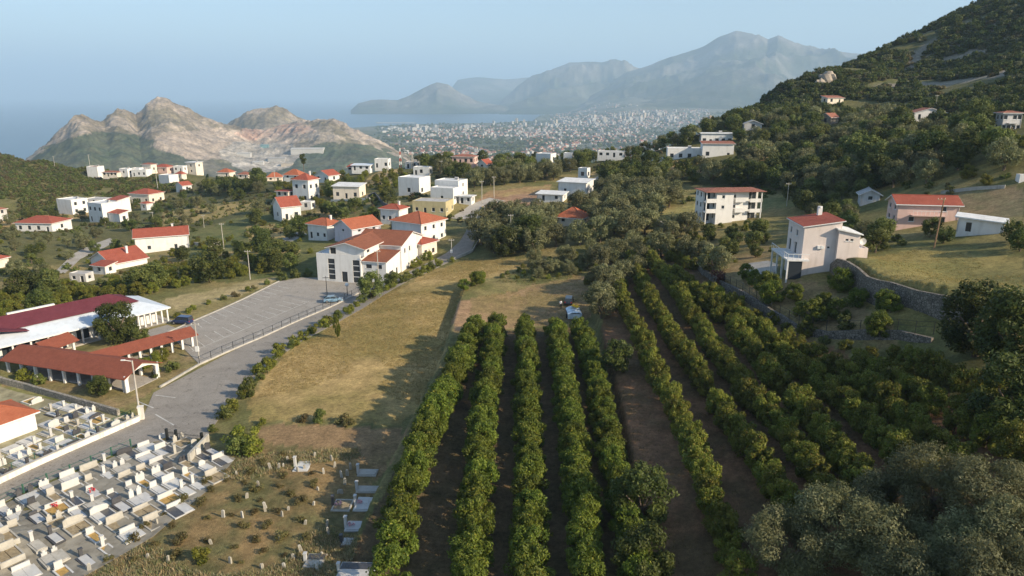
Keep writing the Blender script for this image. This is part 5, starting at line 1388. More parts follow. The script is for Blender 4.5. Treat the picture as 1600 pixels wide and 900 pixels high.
# ================================================================== VEHICLES AND PERSON
def paint(name, c):
    m, nt, b = new_mat(name); b.inputs['Base Color'].default_value = (*c, 1); b.inputs['Roughness'].default_value = .3; b.inputs['Coat Weight'].default_value = .6
    nz = N(nt, 'ShaderNodeTexNoise'); nz.inputs['Scale'].default_value = 3
    r = ramp(nt, nz.outputs['Fac'], [(.3, tuple(x * .85 for x in c)), (.7, tuple(min(1, x * 1.1) for x in c))]); nt.links.new(r.outputs[0], b.inputs['Base Color'])
    return m
M_TYRE = plain('tyre_rubber', (.025,.025,.025), .9, .2, 6)
M_RIM = plain('wheel_rim', (.45,.45,.46), .4, .1, 6, metal=.7)
M_LAMP = plain('headlight_glass', (.75,.75,.72), .2, .05, 4)
M_TAIL = plain('tail_light', (.35,.02,.02), .3, .1, 4)
def car(pos, ang, L, W, Hh, mat, label, van=False, name='car'):
    root = empty(name, pos, ang); tag(root, label, 'car')
    # stations along the length: x, belt height, half width
    st = [(-.5,.50,.80),(-.47,.86,.92),(-.30,.92,1),(.15,.93,1),(.32,.84,.98),(.46,.70,.90),(.5,.48,.78)]
    mb = MB(); vs = []; 
    for x, z, wd in st:
        y = W / 2 * wd
        vs += [(x*L,-y*.92,.24),(x*L,-y,.45),(x*L,-y*.98,z*.9),(x*L,-y*.88,z),(x*L,y*.88,z),(x*L,y*.98,z*.9),(x*L,y,.45),(x*L,y*.92,.24)]
    fs = [(8*i+j, 8*i+8+j, 8*i+8+(j+1)%8, 8*i+(j+1)%8) for i in range(len(st)-1) for j in range(8)]
    fs += [tuple(range(8)), tuple(range(8*len(st)-1, 8*len(st)-9, -1))]
    body = mb.add(vs, fs).build('body', mat, root, smooth=False)
    x0, x1, x2, x3 = ((-.48,-.44,.12,.30) if van else (-.46,-.30,.06,.28))
    yb, yt = W * .44, W * .37
    zb = .88
    A = [(x0*L,-yb,zb),(x3*L,-yb,zb*.97),(x3*L,yb,zb*.97),(x0*L,yb,zb)]; T = [(x1*L,-yt,Hh-.06),(x2*L,-yt,Hh),(x2*L,yt,Hh),(x1*L,yt,Hh-.06)]
    g = MB().add(A + T, [(0,1,5,4),(1,2,6,5),(2,3,7,6),(3,0,4,7)]).build('window', M_GLASS, body)
    MB().add(*slab([(x1*L-.02,-yt-.02,Hh-.03),(x2*L+.02,-yt-.02,Hh+.03),(x2*L+.02,yt+.02,Hh+.03),(x1*L-.02,yt+.02,Hh-.03)], .07)).build('roof', mat, root)
    for f in (0, .42, 1):      # pillars
        for s in (-1, 1):
            pb = Vector((x0*L + (x3-x0)*L*f, s*(yb+.012), zb)); pt = Vector((x1*L + (x2-x1)*L*f, s*(yt+.012), Hh-.02))
            MB().tube(pb, pt, .045, n=4).build('pillar', mat, root)
    for x in (-.31, .31):
        for s in (-1, 1):
            y = s * (W/2 - .09)
            w = MB().tube((x*L,y-.1,.31),(x*L,y+.1,.31),.31,n=16).build('tyre', M_TYRE, root)
            MB().tube((x*L,y+s*.10,.31),(x*L,y+s*.112,.31),.19,n=12).build('rim', M_RIM, w)
    for s in (-1, 1):
        MB().box(.462*L,.487*L,s*W*.33-.16,s*W*.33+.16,.55,.70).build('headlight', M_LAMP, root)
        MB().box(-.494*L,-.468*L,s*W*.36-.1,s*W*.36+.1,.6,.82).build('tail_light', M_TAIL, root)
    return root
p = G(285,506); car((p.x, p.y, H(p.x,p.y)+.08), R(172), 4.1, 1.78, 1.62, paint('dark_blue_paint', (.015,.03,.10)), 'dark blue hatchback parked by the hall portico', van=True)
p = G(521,472); car((p.x, p.y, H(p.x,p.y)+.08), R(12), 4.3, 1.75, 1.42, paint('pale_blue_paint', (.20,.33,.45)), 'pale blue saloon car at the road side of the parking lot')
p = G(889,474); car((p.x, p.y, p.z+.02), R(80), 3.9, 1.7, 1.5, paint('black_paint', (.012,.013,.016)), 'black car in the shade of the orchard edge', van=True)
p = G(834,251); 
# trailer with a pale load
p = G(896,497); tr = empty('trailer', p, R(2)); tag(tr, 'small trailer with white and blue sheeting and a yellow cloth', 'trailer')
M_SHEETW = plain('white_blue_tarpaulin', (.62,.72,.82), .6, .3, 1.3, .3); M_YEL = plain('yellow_cloth', (.72,.45,.03), .8, .2, 3, .3)
MB().box(-.95,.95,-1.5,1.5,.45,.60).box(-.98,-.93,-1.5,1.5,.6,.95).box(.93,.98,-1.5,1.5,.6,.95).tube((0,1.5,.5),(0,2.6,.45),.05).build('bed', M_DARKMETAL, tr)
K = 9; P = np.zeros((K, K, 3))
for i in range(K):
    for j in range(K): P[i, j] = (-1.02 + 2.04*j/(K-1), -1.58 + 3.16*i/(K-1), .98 + .32*math.sin(math.pi*j/(K-1))*(.6+.4*math.sin(i*1.9)) + rng.uniform(-.05,.05))
me, _ = grid_mesh('tarpaulin', P, M_SHEETW); link('tarpaulin', me, tr)
MB().box(-1.03,1.03,-1.62,-1.585,.35,1.0).build('tarpaulin_flap', M_SHEETW, tr)
P = np.zeros((7, 7, 3))
for i in range(7):
    for j in range(7): P[i, j] = (-.1 + 1.0*j/6 + .1*math.sin(i), .1 + 1.3*i/6 , 1.42 + .1*math.sin(j*1.3+i) + rng.uniform(-.03,.03))
me, _ = grid_mesh('yellow_cloth', P, M_YEL); link('yellow_cloth', me, tr)
for s in (-1, 1): MB().tube((s*1.0-.09,0,.3),(s*1.0+.09,0,.3),.3,n=14).build('wheel', M_TYRE, tr)
tr.scale = (1.3, 1.3, 1.45)
# person
M_SHIRT = plain('white_shirt', (.72,.74,.78), .9, .08, 6); M_TROUS = plain('dark_trousers', (.02,.022,.03), .9, .2, 6); M_SKIN = plain('skin', (.42,.25,.17), .6, .08, 8); M_HAIR = plain('dark_hair', (.02,.015,.012), .8, .2, 10)
def person(pos, ang, label):
    J = {'pel':((0,0,.95),.145),'waist':((0,0,1.1),.135),'chest':((0,.01,1.32),.165),'neck':((0,0,1.48),.06),'chin':((0,-.02,1.56),.075),'skull':((0,0,1.66),.095),'top':((0,.01,1.73),.055),
         'shl':((-.19,0,1.42),.075),'ell':((-.27,.03,1.15),.05),'wrl':((-.27,-.06,.92),.034),'hal':((-.27,-.08,.84),.034),'shr':((.19,0,1.42),.075),'elr':((.28,.02,1.16),.05),'wrr':((.26,-.1,.94),.034),'har':((.25,-.13,.87),.034),
         'hil':((-.1,0,.88),.105),'knl':((-.11,-.03,.5),.07),'anl':((-.11,.02,.1),.05),'tol':((-.12,-.13,.05),.04),'hir':((.1,0,.88),.105),'knr':((.12,-.04,.5),.07),'anr':((.13,.0,.1),.05),'tor':((.14,-.15,.05),.04)}
    E = [('pel','waist'),('waist','chest'),('chest','neck'),('neck','chin'),('chin','skull'),('skull','top'),('chest','shl'),('shl','ell'),('ell','wrl'),('wrl','hal'),('chest','shr'),('shr','elr'),('elr','wrr'),('wrr','har'),
         ('pel','hil'),('hil','knl'),('knl','anl'),('anl','tol'),('pel','hir'),('hir','knr'),('knr','anr'),('anr','tor')]
    ks = list(J); me = bpy.data.meshes.new('person'); me.from_pydata([J[k][0] for k in ks], [(ks.index(a), ks.index(b_)) for a, b_ in E], [])
    o = link('person', me); md = o.modifiers.new('skin', 'SKIN'); sub = o.modifiers.new('sub', 'SUBSURF'); sub.levels = sub.render_levels = 1
    for i, k in enumerate(ks): me.skin_vertices[0].data[i].radius = (J[k][1], J[k][1])
    me.skin_vertices[0].data[0].use_root = True
    dg = bpy.context.evaluated_depsgraph_get(); nm = bpy.data.meshes.new_from_object(o.evaluated_get(dg))
    o.modifiers.clear(); o.data = nm
    bm = bmesh.new(); bm.from_mesh(nm)
    for s in (-1, 1):          # fingers and thumb, nose, ears
        hx, hy, hz = (J['hal'] if s < 0 else J['har'])[0]
        q = MB()
        for f, ln in zip((-.024,-.008,.008,.024), (.055,.07,.075,.065)): q.tube((hx, hy+f, hz), (hx+.004*s, hy+f-.01, hz-.03-ln), .009, .007, 5)
        q.tube((hx, hy-.03, hz+.02), (hx, hy-.06, hz-.02), .01, .008, 5)
        q.box(s*.09-.012, s*.09+.012, -.01, .03, 1.61, 1.67)
        if s > 0: q.tube((0,-.085,1.66),(0,-.115,1.615),.012,.018,5)
        vv = [bm.verts.new(v) for v in q.v]
        for f in q.f: bm.faces.new([vv[i] for i in f])
    bm.to_mesh(nm); bm.free()
    for mt in (M_SHIRT, M_TROUS, M_SKIN, M_HAIR): nm.materials.append(mt)
    for pl in nm.polygons:
        c = pl.center; armout = abs(c.x) > .215
        pl.material_index = (3 if (c.z > 1.68 or (c.z > 1.6 and c.y > .02)) else 2) if c.z > 1.485 else (2 if armout and c.z < 1.2 else 0) if (c.z > 1.0 or armout) else 1
        pl.use_smooth = True
    o.location = pos; o.rotation_euler = (0, 0, ang)
    tag(o, label, 'person')
    return o
person(G(876,482), R(20), 'person in white shirt and dark trousers standing beside the black car')

_uc, _ = strip('upper_cemetery_ground', [(-60,776),(0,750),(110,700),(205,656)], [(-60,598),(0,604),(60,620),(178,650)], plain('upper_cemetery_gravel', (.29,.265,.165), .95, .35, .5, .3, stain=.5), .03, across=20)

# ================================================================== VEGETATION
def leaf_mat(name, tint=(1,1,1), trans=.35, var=.25):
    m, nt, b = new_mat(name)
    a = N(nt, 'ShaderNodeVertexColor'); a.layer_name = 'Col'
    oi = N(nt, 'ShaderNodeObjectInfo')
    hs = N(nt, 'ShaderNodeHueSaturation')
    mr = N(nt, 'ShaderNodeMapRange'); mr.inputs['To Min'].default_value = 1 - var; mr.inputs['To Max'].default_value = 1 + var
    mh = N(nt, 'ShaderNodeMapRange'); mh.inputs['To Min'].default_value = .485; mh.inputs['To Max'].default_value = .51
    nt.links.new(oi.outputs['Random'], mr.inputs['Value']); nt.links.new(oi.outputs['Random'], mh.inputs['Value'])
    nt.links.new(a.outputs['Color'], hs.inputs['Color']); nt.links.new(mr.outputs[0], hs.inputs['Value']); nt.links.new(mh.outputs[0], hs.inputs['Hue'])
    tr = N(nt, 'ShaderNodeBsdfTranslucent'); mx = N(nt, 'ShaderNodeMixShader'); mx.inputs[0].default_value = trans
    nt.links.new(hs.outputs[0], b.inputs['Base Color']); nt.links.new(hs.outputs[0], tr.inputs['Color'])
    b.inputs['Roughness'].default_value = .55; b.inputs['Specular IOR Level'].default_value = .25
    nt.links.new(b.outputs[0], mx.inputs[1]); nt.links.new(tr.outputs[0], mx.inputs[2])
    nt.links.new(mx.outputs[0], nt.nodes['Material Output'].inputs['Surface'])
    MATS[name] = m
    return m
M_LEAF = leaf_mat('tree_leaves')
M_BARK = plain('tree_bark', (.16,.12,.085), .95, .3, 3, .6)
def foliage(name, clumps, per, leaf, pal, rng, flat=.0, up=.35, tips=None, aspect=.5):
    """clumps: (centre, radius) list; leaves are small diamonds through the outer shell of each clump"""
    n = len(clumps) * per
    C = np.repeat(np.array([c for c, r in clumps]), per, 0); Rd = np.repeat(np.array([r for c, r in clumps]), per)
    d = rng.normal(size=(n, 3)); d /= np.linalg.norm(d, axis=1)[:, None]
    rad = Rd * rng.uniform(.35, 1.08, n) ** .6
    pos = C + d * rad[:, None] * np.array((1, 1, .85))
    nr = d + rng.normal(size=(n, 3)) * .55 + np.array((0, 0, up)); nr /= np.linalg.norm(nr, axis=1)[:, None]
    t = np.cross(nr, rng.normal(size=(n, 3))); t /= np.linalg.norm(t, axis=1)[:, None] + 1e-9
    s = np.cross(nr, t)
    sz = leaf * rng.uniform(.6, 1.35, n)[:, None]
    V = np.stack([pos - t * sz, pos - s * sz * aspect, pos + t * sz, pos + s * sz * aspect], 1).reshape(-1, 3)
    me = bpy.data.meshes.new(name)
    me.vertices.add(len(V)); me.vertices.foreach_set('co', V.astype(np.float32).reshape(-1))
    q = np.arange(4 * n, dtype=np.int32)
    me.loops.add(4 * n); me.loops.foreach_set('vertex_index', q)
    me.polygons.add(n); me.polygons.foreach_set('loop_start', np.arange(0, 4 * n, 4, dtype=np.int32))
    me.update(calc_edges=True)
    cl = np.repeat(rng.uniform(0, 1, len(clumps)), per) * .55 + rng.uniform(0, 1, n) * .45
    P = np.array(pal); x = cl * (len(P) - 1.001); i = x.astype(int); f = (x - i)[:, None]
    c = P[i] * (1 - f) + P[i + 1] * f
    if tips is not None:
        m = rng.uniform(0, 1, n) < tips[1]; c[m] = np.array(tips[0])
    c4 = np.ones((4 * n, 4), np.float32); c4[:, :3] = np.repeat(c, 4, 0)
    ca = me.color_attributes.new('Col', 'FLOAT_COLOR', 'POINT'); ca.data.foreach_set('color', c4.reshape(-1))
    me.materials.append(M_LEAF)
    return me
def lumps(rng, n, R0, h0, h1, rc, squash=1.0, hollow=.35):
    out = []
    for _ in range(n):
        a = rng.uniform(0, 2 * math.pi); z = rng.uniform(0, 1)
        prof = math.sin(math.pi * (.12 + .80 * z)) ** .7
        rr = R0 * prof * (hollow + (1 - hollow) * rng.uniform(0, 1) ** .5)
        out.append(((rr * math.cos(a), rr * math.sin(a) * squash, h0 + (h1 - h0) * z), rc * rng.uniform(.7, 1.3)))
    return out
def trunk_mesh(name, h, r, limbs, rng, spread):
    mb = MB(); mb.tube((0,0,-.4),(rng.uniform(-.1,.1),rng.uniform(-.1,.1),h*.55), r, r*.7, 7)
    for k in range(limbs):
        a = 2 * math.pi * (k + rng.uniform(0, .5)) / limbs
        mb.tube((0,0,h*.45),(spread*math.cos(a),spread*math.sin(a),h*rng.uniform(.85,1.15)), r*.6, r*.22, 5)
    return me_from(name, mb.v, mb.f, M_BARK)
rg = np.random.default_rng(5)
PAL_CIT = [(.046,.072,.010),(.092,.128,.015),(.145,.182,.022),(.205,.232,.032)]
PAL_CIT2 = [(.052,.072,.012),(.130,.150,.020),(.205,.218,.032),(.29,.272,.046)]
PAL_OLV = [(.095,.104,.044),(.150,.157,.068),(.215,.217,.100),(.295,.288,.145)]
PAL_OAK = [(.036,.052,.013),(.062,.083,.019),(.098,.120,.026),(.138,.155,.034)]
PAL_MIX = [(.05,.068,.018),(.10,.125,.03),(.155,.18,.045),(.21,.22,.058)]
PAL_CYP = [(.015,.034,.014),(.025,.05,.02),(.038,.066,.026)]
PAL_DRY = [(.10,.075,.035),(.16,.12,.05),(.13,.13,.045),(.20,.155,.07)]
PAL_RED = [(.10,.035,.03),(.15,.055,.04),(.12,.08,.04)]
PROTO = {}
def proto(kind, var, crown, trunk): PROTO.setdefault(kind, []).append((crown, trunk))
for k in range(5):
    proto('citrus', k, foliage('crown', lumps(rg, 36, 1.5, .45, 2.9, .46, hollow=.2), 160, .105, PAL_CIT, rg, tips=((.27,.25,.035), .035)), trunk_mesh('trunk', 1.5, .09, 4, rg, .8))
    proto('citrus2', k, foliage('crown', lumps(rg, 32, 1.4, .4, 2.6, .44, hollow=.2), 150, .105, PAL_CIT2, rg, tips=((.24,.17,.04), .06)), trunk_mesh('trunk', 1.4, .08, 4, rg, .8))
for k in range(3):
    proto('olive_near', k, foliage('crown', lumps(rg, 64, 3.3, 1.5, 6.0, .95, hollow=.5), 330, .12, PAL_OLV, rg, aspect=.34), trunk_mesh('trunk', 3.2, .33, 6, rg, 2.0))
for k in range(4):
    proto('olive', k, foliage('crown', lumps(rg, 34, 2.9, 1.5, 5.6, 1.0, hollow=.45), 100, .24, PAL_OLV, rg, aspect=.4), trunk_mesh('trunk', 3.0, .3, 5, rg, 1.7))
for k in range(4):
    proto('broad', k, foliage('crown', lumps(rg, 30, 2.7, 1.3, 6.0, 1.05, hollow=.4), 110, .25, PAL_OAK if k % 2 else PAL_MIX, rg), trunk_mesh('trunk', 3.0, .24, 5, rg, 1.5))
for k in range(2):
    proto('dark', k, foliage('crown', lumps(rg, 60, 3.4, 1.2, 7.5, 1.1, hollow=.4), 160, .2, PAL_OAK, rg), trunk_mesh('trunk', 4, .35, 6, rg, 2))
for k in range(5):
    proto('shrub', k, foliage('shrub', lumps(rg, 11, .95, .15, 1.55, .5, squash=.9), 75, .15, PAL_MIX if k % 2 else PAL_CIT2, rg), None)
for k in range(3):
    proto('dryshrub', k, foliage('shrub', lumps(rg, 9, .95, .1, 1.1, .45), 70, .14, PAL_DRY, rg, up=.1), None)
proto('redshrub', 0, foliage('shrub', lumps(rg, 14, 1.2, .3, 2.6, .55), 90, .15, PAL_RED, rg), None)
for k in range(2):
    cl = [((.28*math.sin(z*3), .28*math.cos(z*5), .4 + z * 5.4), .62 * math.sin(math.pi * min(1, .12 + .86*(1-z)))**.8 + .12) for z in np.linspace(0, 1, 22)]
    proto('cypress', k, foliage('crown', cl, 90, .16, PAL_CYP, rg, up=.8), trunk_mesh('trunk', 1.6, .13, 2, rg, .1))
cl = [((rg.uniform(-1,1)*1.6*(1-abs(z-.6)), rg.uniform(-1,1)*1.6*(1-abs(z-.6)), 4.2 + z*4.6), .8) for z in np.linspace(0,1,22)]
proto('pine', 0, foliage('crown', cl, 90, .22, PAL_OAK, rg), trunk_mesh('trunk', 6.5, .2, 4, rg, .9))
# palm
def palm_mesh():
    mb = MB()
    for k in range(16):
        a = 2*math.pi*k/16; el = .9 - .12*(k%4)
        p = Vector((0,0,2.6)); d = Vector((math.cos(a)*math.cos(el), math.sin(a)*math.cos(el), math.sin(el))); s = Vector((-math.sin(a), math.cos(a), 0))
        for j in range(5):
            q = p + d*.42; w0, w1 = .3*(1-j/5.5), .3*(1-(j+1)/5.5)
            mb.add([p-s*w0+Vector((0,0,-w0*.4)), p, p+s*w0+Vector((0,0,-w0*.4)), q+s*w1+Vector((0,0,-w1*.4)), q, q-s*w1+Vector((0,0,-w1*.4))], [(0,1,4,5),(1,2,3,4)])
            p = q; d = (d + Vector((0,0,-.33))).normalized()
    return mb
M_PALM = plain('palm_fronds', (.06,.10,.03), .6, .35, 3)
pm = palm_mesh(); PROTO['palm'] = [(me_from('crown', pm.v, pm.f, M_PALM), trunk_mesh('trunk', 4.6, .16, 0, rg, .1))]
prg = random.Random(3)
NAMES = {'citrus':('citrus_tree','tree'),'citrus2':('citrus_tree','tree'),'olive':('olive_tree','tree'),'olive_near':('olive_tree','tree'),'broad':('broadleaf_tree','tree'),'dark':('oak_tree','tree'),
         'shrub':('shrub','shrub'),'dryshrub':('dry_shrub','shrub'),'redshrub':('red_shrub','shrub'),'cypress':('cypress_tree','tree'),'pine':('pine_tree','tree'),'palm':('palm_tree','tree')}
PLANTS = []
NAMES['fruit'] = ('fruit_tree', 'tree'); PROTO['fruit'] = PROTO['citrus2']; NAMES['fruit1'] = ('fruit_tree', 'tree'); PROTO['fruit1'] = PROTO['citrus']
def plant(kind, p, s=1.0, label=None, group=None, sz=None, sxy=None):
    cr, tk = PROTO[kind][prg.randrange(len(PROTO[kind]))]
    nm, cat = NAMES[kind]
    rz = prg.uniform(0, 6.28)
    if tk is None:
        o = link(nm, cr, None, (p.x, p.y, p.z - .08), rz); o.scale = ((sxy or s), (sxy or s), (sz or s))
    else:
        o = empty(nm, (p.x, p.y, p.z - .05), rz); o.scale = ((sxy or s), (sxy or s), (sz or s))
        link('trunk', tk, o); link('crown', cr, o)
    o['category'] = cat
    if group: o['group'] = group
    if label: tag(o, label)
    else: PLANTS.append((o, kind))
    return o
def Gh(u, v, h):
    """ground point below a spot h metres up seen at this pixel"""
    q = BVH.ray_cast(CAMV - Vector((0, 0, h)), pix_dir(u, v).normalized())
    return q[0] if q[0] is not None else G(u, v)
# ---- orchard rows
ROWS = [
 ('citrus', 'meadow-side', [(742,518),(725,557),(697,615),(665,680),(648,740),(628,810),(612,880),(600,940)], 1.10),
 ('citrus', 'second', [(775,515),(770,560),(760,620),(752,680),(746,750),(742,820),(735,890),(732,945)], 1.05),
 ('citrus', 'third', [(822,515),(823,560),(825,640),(827,720),(827,800),(825,880),(825,945)], 1.05),
 ('citrus', 'fourth', [(867,513),(875,560),(885,620),(895,690),(903,760),(915,830),(918,890),(920,945)], 1.05),
 ('citrus', 'fifth', [(905,515),(918,545),(932,600),(942,650),(953,700),(968,760),(985,830),(1000,900)], .95),
 ('citrus2', 'sixth', [(955,430),(975,475),(998,520),(1022,570),(1045,615),(1072,670),(1092,726),(1112,777),(1135,840),(1150,890)], 1.0),
 ('citrus2', 'seventh', [(985,402),(1010,455),(1066,547),(1112,614),(1148,665),(1195,735),(1235,790),(1260,825)], 1.0),
 ('citrus2', 'eighth', [(1012,398),(1040,430),(1077,481),(1122,552),(1168,614),(1215,660),(1258,720),(1290,765)], 1.0),
 ('citrus2', 'ninth', [(1050,425),(1082,450),(1143,506),(1204,583),(1255,634),(1300,690),(1340,742),(1370,775)], 1.0),
 ('citrus2', 'tenth', [(1100,455),(1138,475),(1190,515),(1235,563),(1306,614),(1357,660),(1400,700),(1440,740)], 1.0),
 ('citrus2', 'eleventh', [(1230,535),(1276,556),(1347,600),(1409,650),(1460,690),(1500,715)], 1.0),
 ('citrus2', 'twelfth', [(1340,570),(1390,592),(1460,632),(1530,672),(1600,700)], 1.0),
 ('citrus2', 'thirteenth', [(1400,560),(1440,572),(1511,597),(1578,624),(1620,640)], 1.0),
]
for kind, rn, path, s in ROWS:
    W = [Gh(u, v, 1.6) for u, v in path]
    seg = [(b_ - a).length for a, b_ in zip(W[:-1], W[1:])]; tot = sum(seg)
    n = int(tot / 2.28); i = 0
    for k in range(n + 1):
        d = tot * k / n; j = 0
        while j < len(seg) - 1 and d > seg[j]: d -= seg[j]; j += 1
        p = W[j].lerp(W[j+1], min(1, d / seg[j])); p.x += prg.uniform(-.25,.25); p.y += prg.uniform(-.25,.25)
        if prg.random() < .03: continue
        q = on(p.x, p.y)
        uu, vv = project(np.array(q.x), np.array(q.y), np.array(q.z + 2.8))
        if vv > 905 or uu > 1625: continue
        plant(kind, q, s * (1.10 if kind == 'citrus' else 1.03) * prg.uniform(.88,1.12), 'green citrus tree in the %s orchard row, %s from the far end' % (rn, ordn(i)), 'citrus trees in the orchard rows', sz=s*1.25*prg.uniform(.88,1.15))
        i += 1
# ---- big olives at the lower right
for i, (u, v, s, lab) in enumerate([(1235,838,.95,'leftmost'),(1315,818,1.05,'broadest'),(1405,850,1.0,'third'),(1390,775,.9,'upper left'),(1465,745,1.0,'tallest'),(1550,770,1.0,'upper right'),(1520,850,.9,'middle right'),
                                 (1600,835,.95,'edge-cut'),(1440,905,.95,'bottom centre'),(1570,905,1.0,'bottom corner')]):
    plant('olive_near', Gh(u, v, 3.8), s, 'silvery old olive tree in the lower right corner clump, %s one' % lab, 'old olives in the lower right corner')
for u, v, s, k, lab in ((1003,790,.78,'dark','tree with shade-darkened leaf colour at the foot of the fifth orchard row'), (1005,885,.7,'dark','shadowy tree below the dark one near the bottom edge'),  # darker oak leaf colour stands in for shade on these two trees
                        (1530,520,1.15,'dark','large dark oak at the corner of the lawn'), (1590,545,1.2,'dark','dark oak cut by the right edge below the lawn'), (1585,640,1.0,'dark','shaded oak at the right end of the orchard'),
                        (965,560,.75,'broad','pale leafy tree standing between the fifth and sixth orchard rows'),(940,480,.8,'olive','leafy olive right of the pale trailer'),(950,435,.9,'olive','silvery olive with a bare trunk above the pale trailer'),
                        (182,515,1.0,'dark','large round dark tree in front of the maroon-roofed hall'), (218,528,.55,'broad','yellowish small tree beside the large round hall tree'),
                        (1247,412,1.0,'cypress','slim cypress against the rose-pink villa'), (475,255,1.0,'pine','lone pine on the skyline'), (650,302,.55,'palm','palm in front of the white modern cube house'), (803,312,.5,'palm','small palm on the bare ground by the lane'),
                        (579,450,.95,'broad','dense round tree in front of the office building right end'), (612,440,.6,'broad','small bright tree under the office side window'),
                        (825,372,1.15,'dark','tall dark tree at the left end of the olive grove'),(790,385,1.0,'dark','broad dark tree above the shaded lane'),(1130,372,.8,'redshrub','rusty red slender shrub in the villa garden'),(1122,424,1.2,'redshrub','broad reddish shrub above the curving wall')):
    plant(k, Gh(u, v, 2.6 * s) if k not in ('pine','palm','cypress') else G(u, v + 12), s, lab)
# slender young tree with its stake on the meadow
p = G(527,528); o = plant('fruit1', p, .55, 'slender young tree alone on the meadow'); o.scale = (.42,.42,1.45)
# ---- scattered planting: polygon in the photograph, kinds with weights, spacing (m), scale range, cap
def clear(p, rad, hgt):
    for f in FOOT:
        if math.hypot(p.x - f[4], p.y - f[5]) < f[6] + rad * .5: return False
    u, v = project(np.array(p.x), np.array(p.y), np.array(p.z)); vt = float(project(np.array(p.x), np.array(p.y), np.array(p.z + hgt))[1]); s = ppm(p); u = float(u); v = float(v)
    dist = math.hypot(p.x, p.y)
    for f in FOOT:
        if f[1] <= f[0]: continue
        if dist < math.hypot(f[4], f[5]) and u + rad*s*.8 > f[0] and u - rad*s*.8 < f[1] and vt < f[3] - (f[3]-f[2])*.28 and v > f[2]: return False
    return True
GRIDP = {}
def free(p, sp):
    k = (int(p.x // 8), int(p.y // 8))
    for i in range(k[0]-1, k[0]+2):
        for j in range(k[1]-1, k[1]+2):
            for q, r in GRIDP.get((i, j), ()):
                if (q.x-p.x)**2 + (q.y-p.y)**2 < (sp * .5 + r * .5) ** 2: return False
    return True
BASE = {'olive':(2.9,5.6),'olive_near':(3.3,6),'broad':(2.7,6),'dark':(3.4,7.5),'shrub':(.95,1.7),'dryshrub':(.95,1.2),'citrus':(1.4,2.8),'citrus2':(1.4,2.5),'fruit':(1.4,2.5),'fruit1':(1.4,2.8),'cypress':(.7,6),'pine':(2,9),'redshrub':(1.2,2.6),'palm':(1.5,3.5)}
def scatter(poly, kinds, sp, srange, cap, group, tries=4000, avoid=True):
    x0, x1 = min(p[0] for p in poly), max(p[0] for p in poly); y0, y1 = min(p[1] for p in poly), max(p[1] for p in poly)
    n = 0
    for _ in range(tries):
        if n >= cap: break
        u, v = prg.uniform(x0, x1), prg.uniform(y0, y1)
        if not inpoly(np.array([u]), np.array([v]), poly)[0]: continue
        p = G(u, v)
        if math.hypot(p.x, p.y) > 900: continue
        k = prg.choices([a for a, _ in kinds], [b_ for _, b_ in kinds])[0]; s = prg.uniform(*srange)
        if not free(p, sp): continue
        if avoid and not clear(p, BASE[k][0]*s, BASE[k][1]*s): continue
        GRIDP.setdefault((int(p.x // 8), int(p.y // 8)), []).append((p, sp))
        plant(k, p, s, None, group); n += 1
    return n
def along(path, kinds, sp, srange, group, jit=.6):
    W = [G(u, v) for u, v in path]
    for a, b_ in zip(W[:-1], W[1:]):
        n = max(1, int((b_ - a).length / sp))
        for k in range(n):
            p = a.lerp(b_, (k + prg.uniform(.2,.8)) / n); p = on(p.x + prg.uniform(-jit,jit), p.y + prg.uniform(-jit,jit))
            kd = prg.choices([x for x, _ in kinds], [y for _, y in kinds])[0]
            plant(kd, p, prg.uniform(*srange), None, group); GRIDP.setdefault((int(p.x // 8), int(p.y // 8)), []).append((p, 1.0))
S1, S2 = [('shrub',1)], [('shrub',3),('dryshrub',2)]
along([(325,676),(352,650),(390,610),(420,575),(432,556),(470,536),(500,515),(535,494),(565,472)], S1, 2.0, (.6,1.25), 'hedge between the road and the meadow')
along([(575,468),(610,448),(650,432),(690,414),(708,408)], S1, 1.9, (.7,1.3), 'hedge between the road and the meadow')
along([(395,662),(440,662),(480,660),(520,660),(570,665)], S2, 2.3, (.5,1.0), 'hedge at the lower end of the meadow')
along([(720,462),(735,450),(760,440)], [('fruit1',1)], 2.2, (.8,1.1), 'bushes on the meadow bank')
along([(262,502),(300,486),(340,472),(380,458),(425,442)], [('shrub',2),('dryshrub',1)], 2.6, (.6,1.0), 'bushes along the field side of the parking lot')
along([(430,440),(455,436),(490,430)], S1, 2.4, (1.0,1.6), 'bushes along the field side of the parking lot')
along([(140,612),(160,618),(175,622)], [('broad',1)], 2.6, (.42,.55), 'bushes below the covered walkway'); along([(20,590),(50,598),(65,600)], S1, 2.4, (.9,1.3), 'bushes below the covered walkway')
along([(200,585),(235,575),(265,560)], [('fruit',1)], 2.2, (.65,.9), 'yellowing bushes beside the straight walkway'); along([(240,592),(262,582),(285,570)], S1, 2.2, (.8,1.2), 'yellowing bushes beside the straight walkway')
along([(640,420),(655,412),(668,406)], S1, 2.2, (1.0,1.5), 'garden bushes of the cream house')
for k in range(6):      # tilled strip rows
    along([(292+k*7,352-k*1.5),(405+k*5,312+k*1.0)], [('shrub',1)], 3.2, (.28,.42), 'crop rows of the tilled strip', .25)
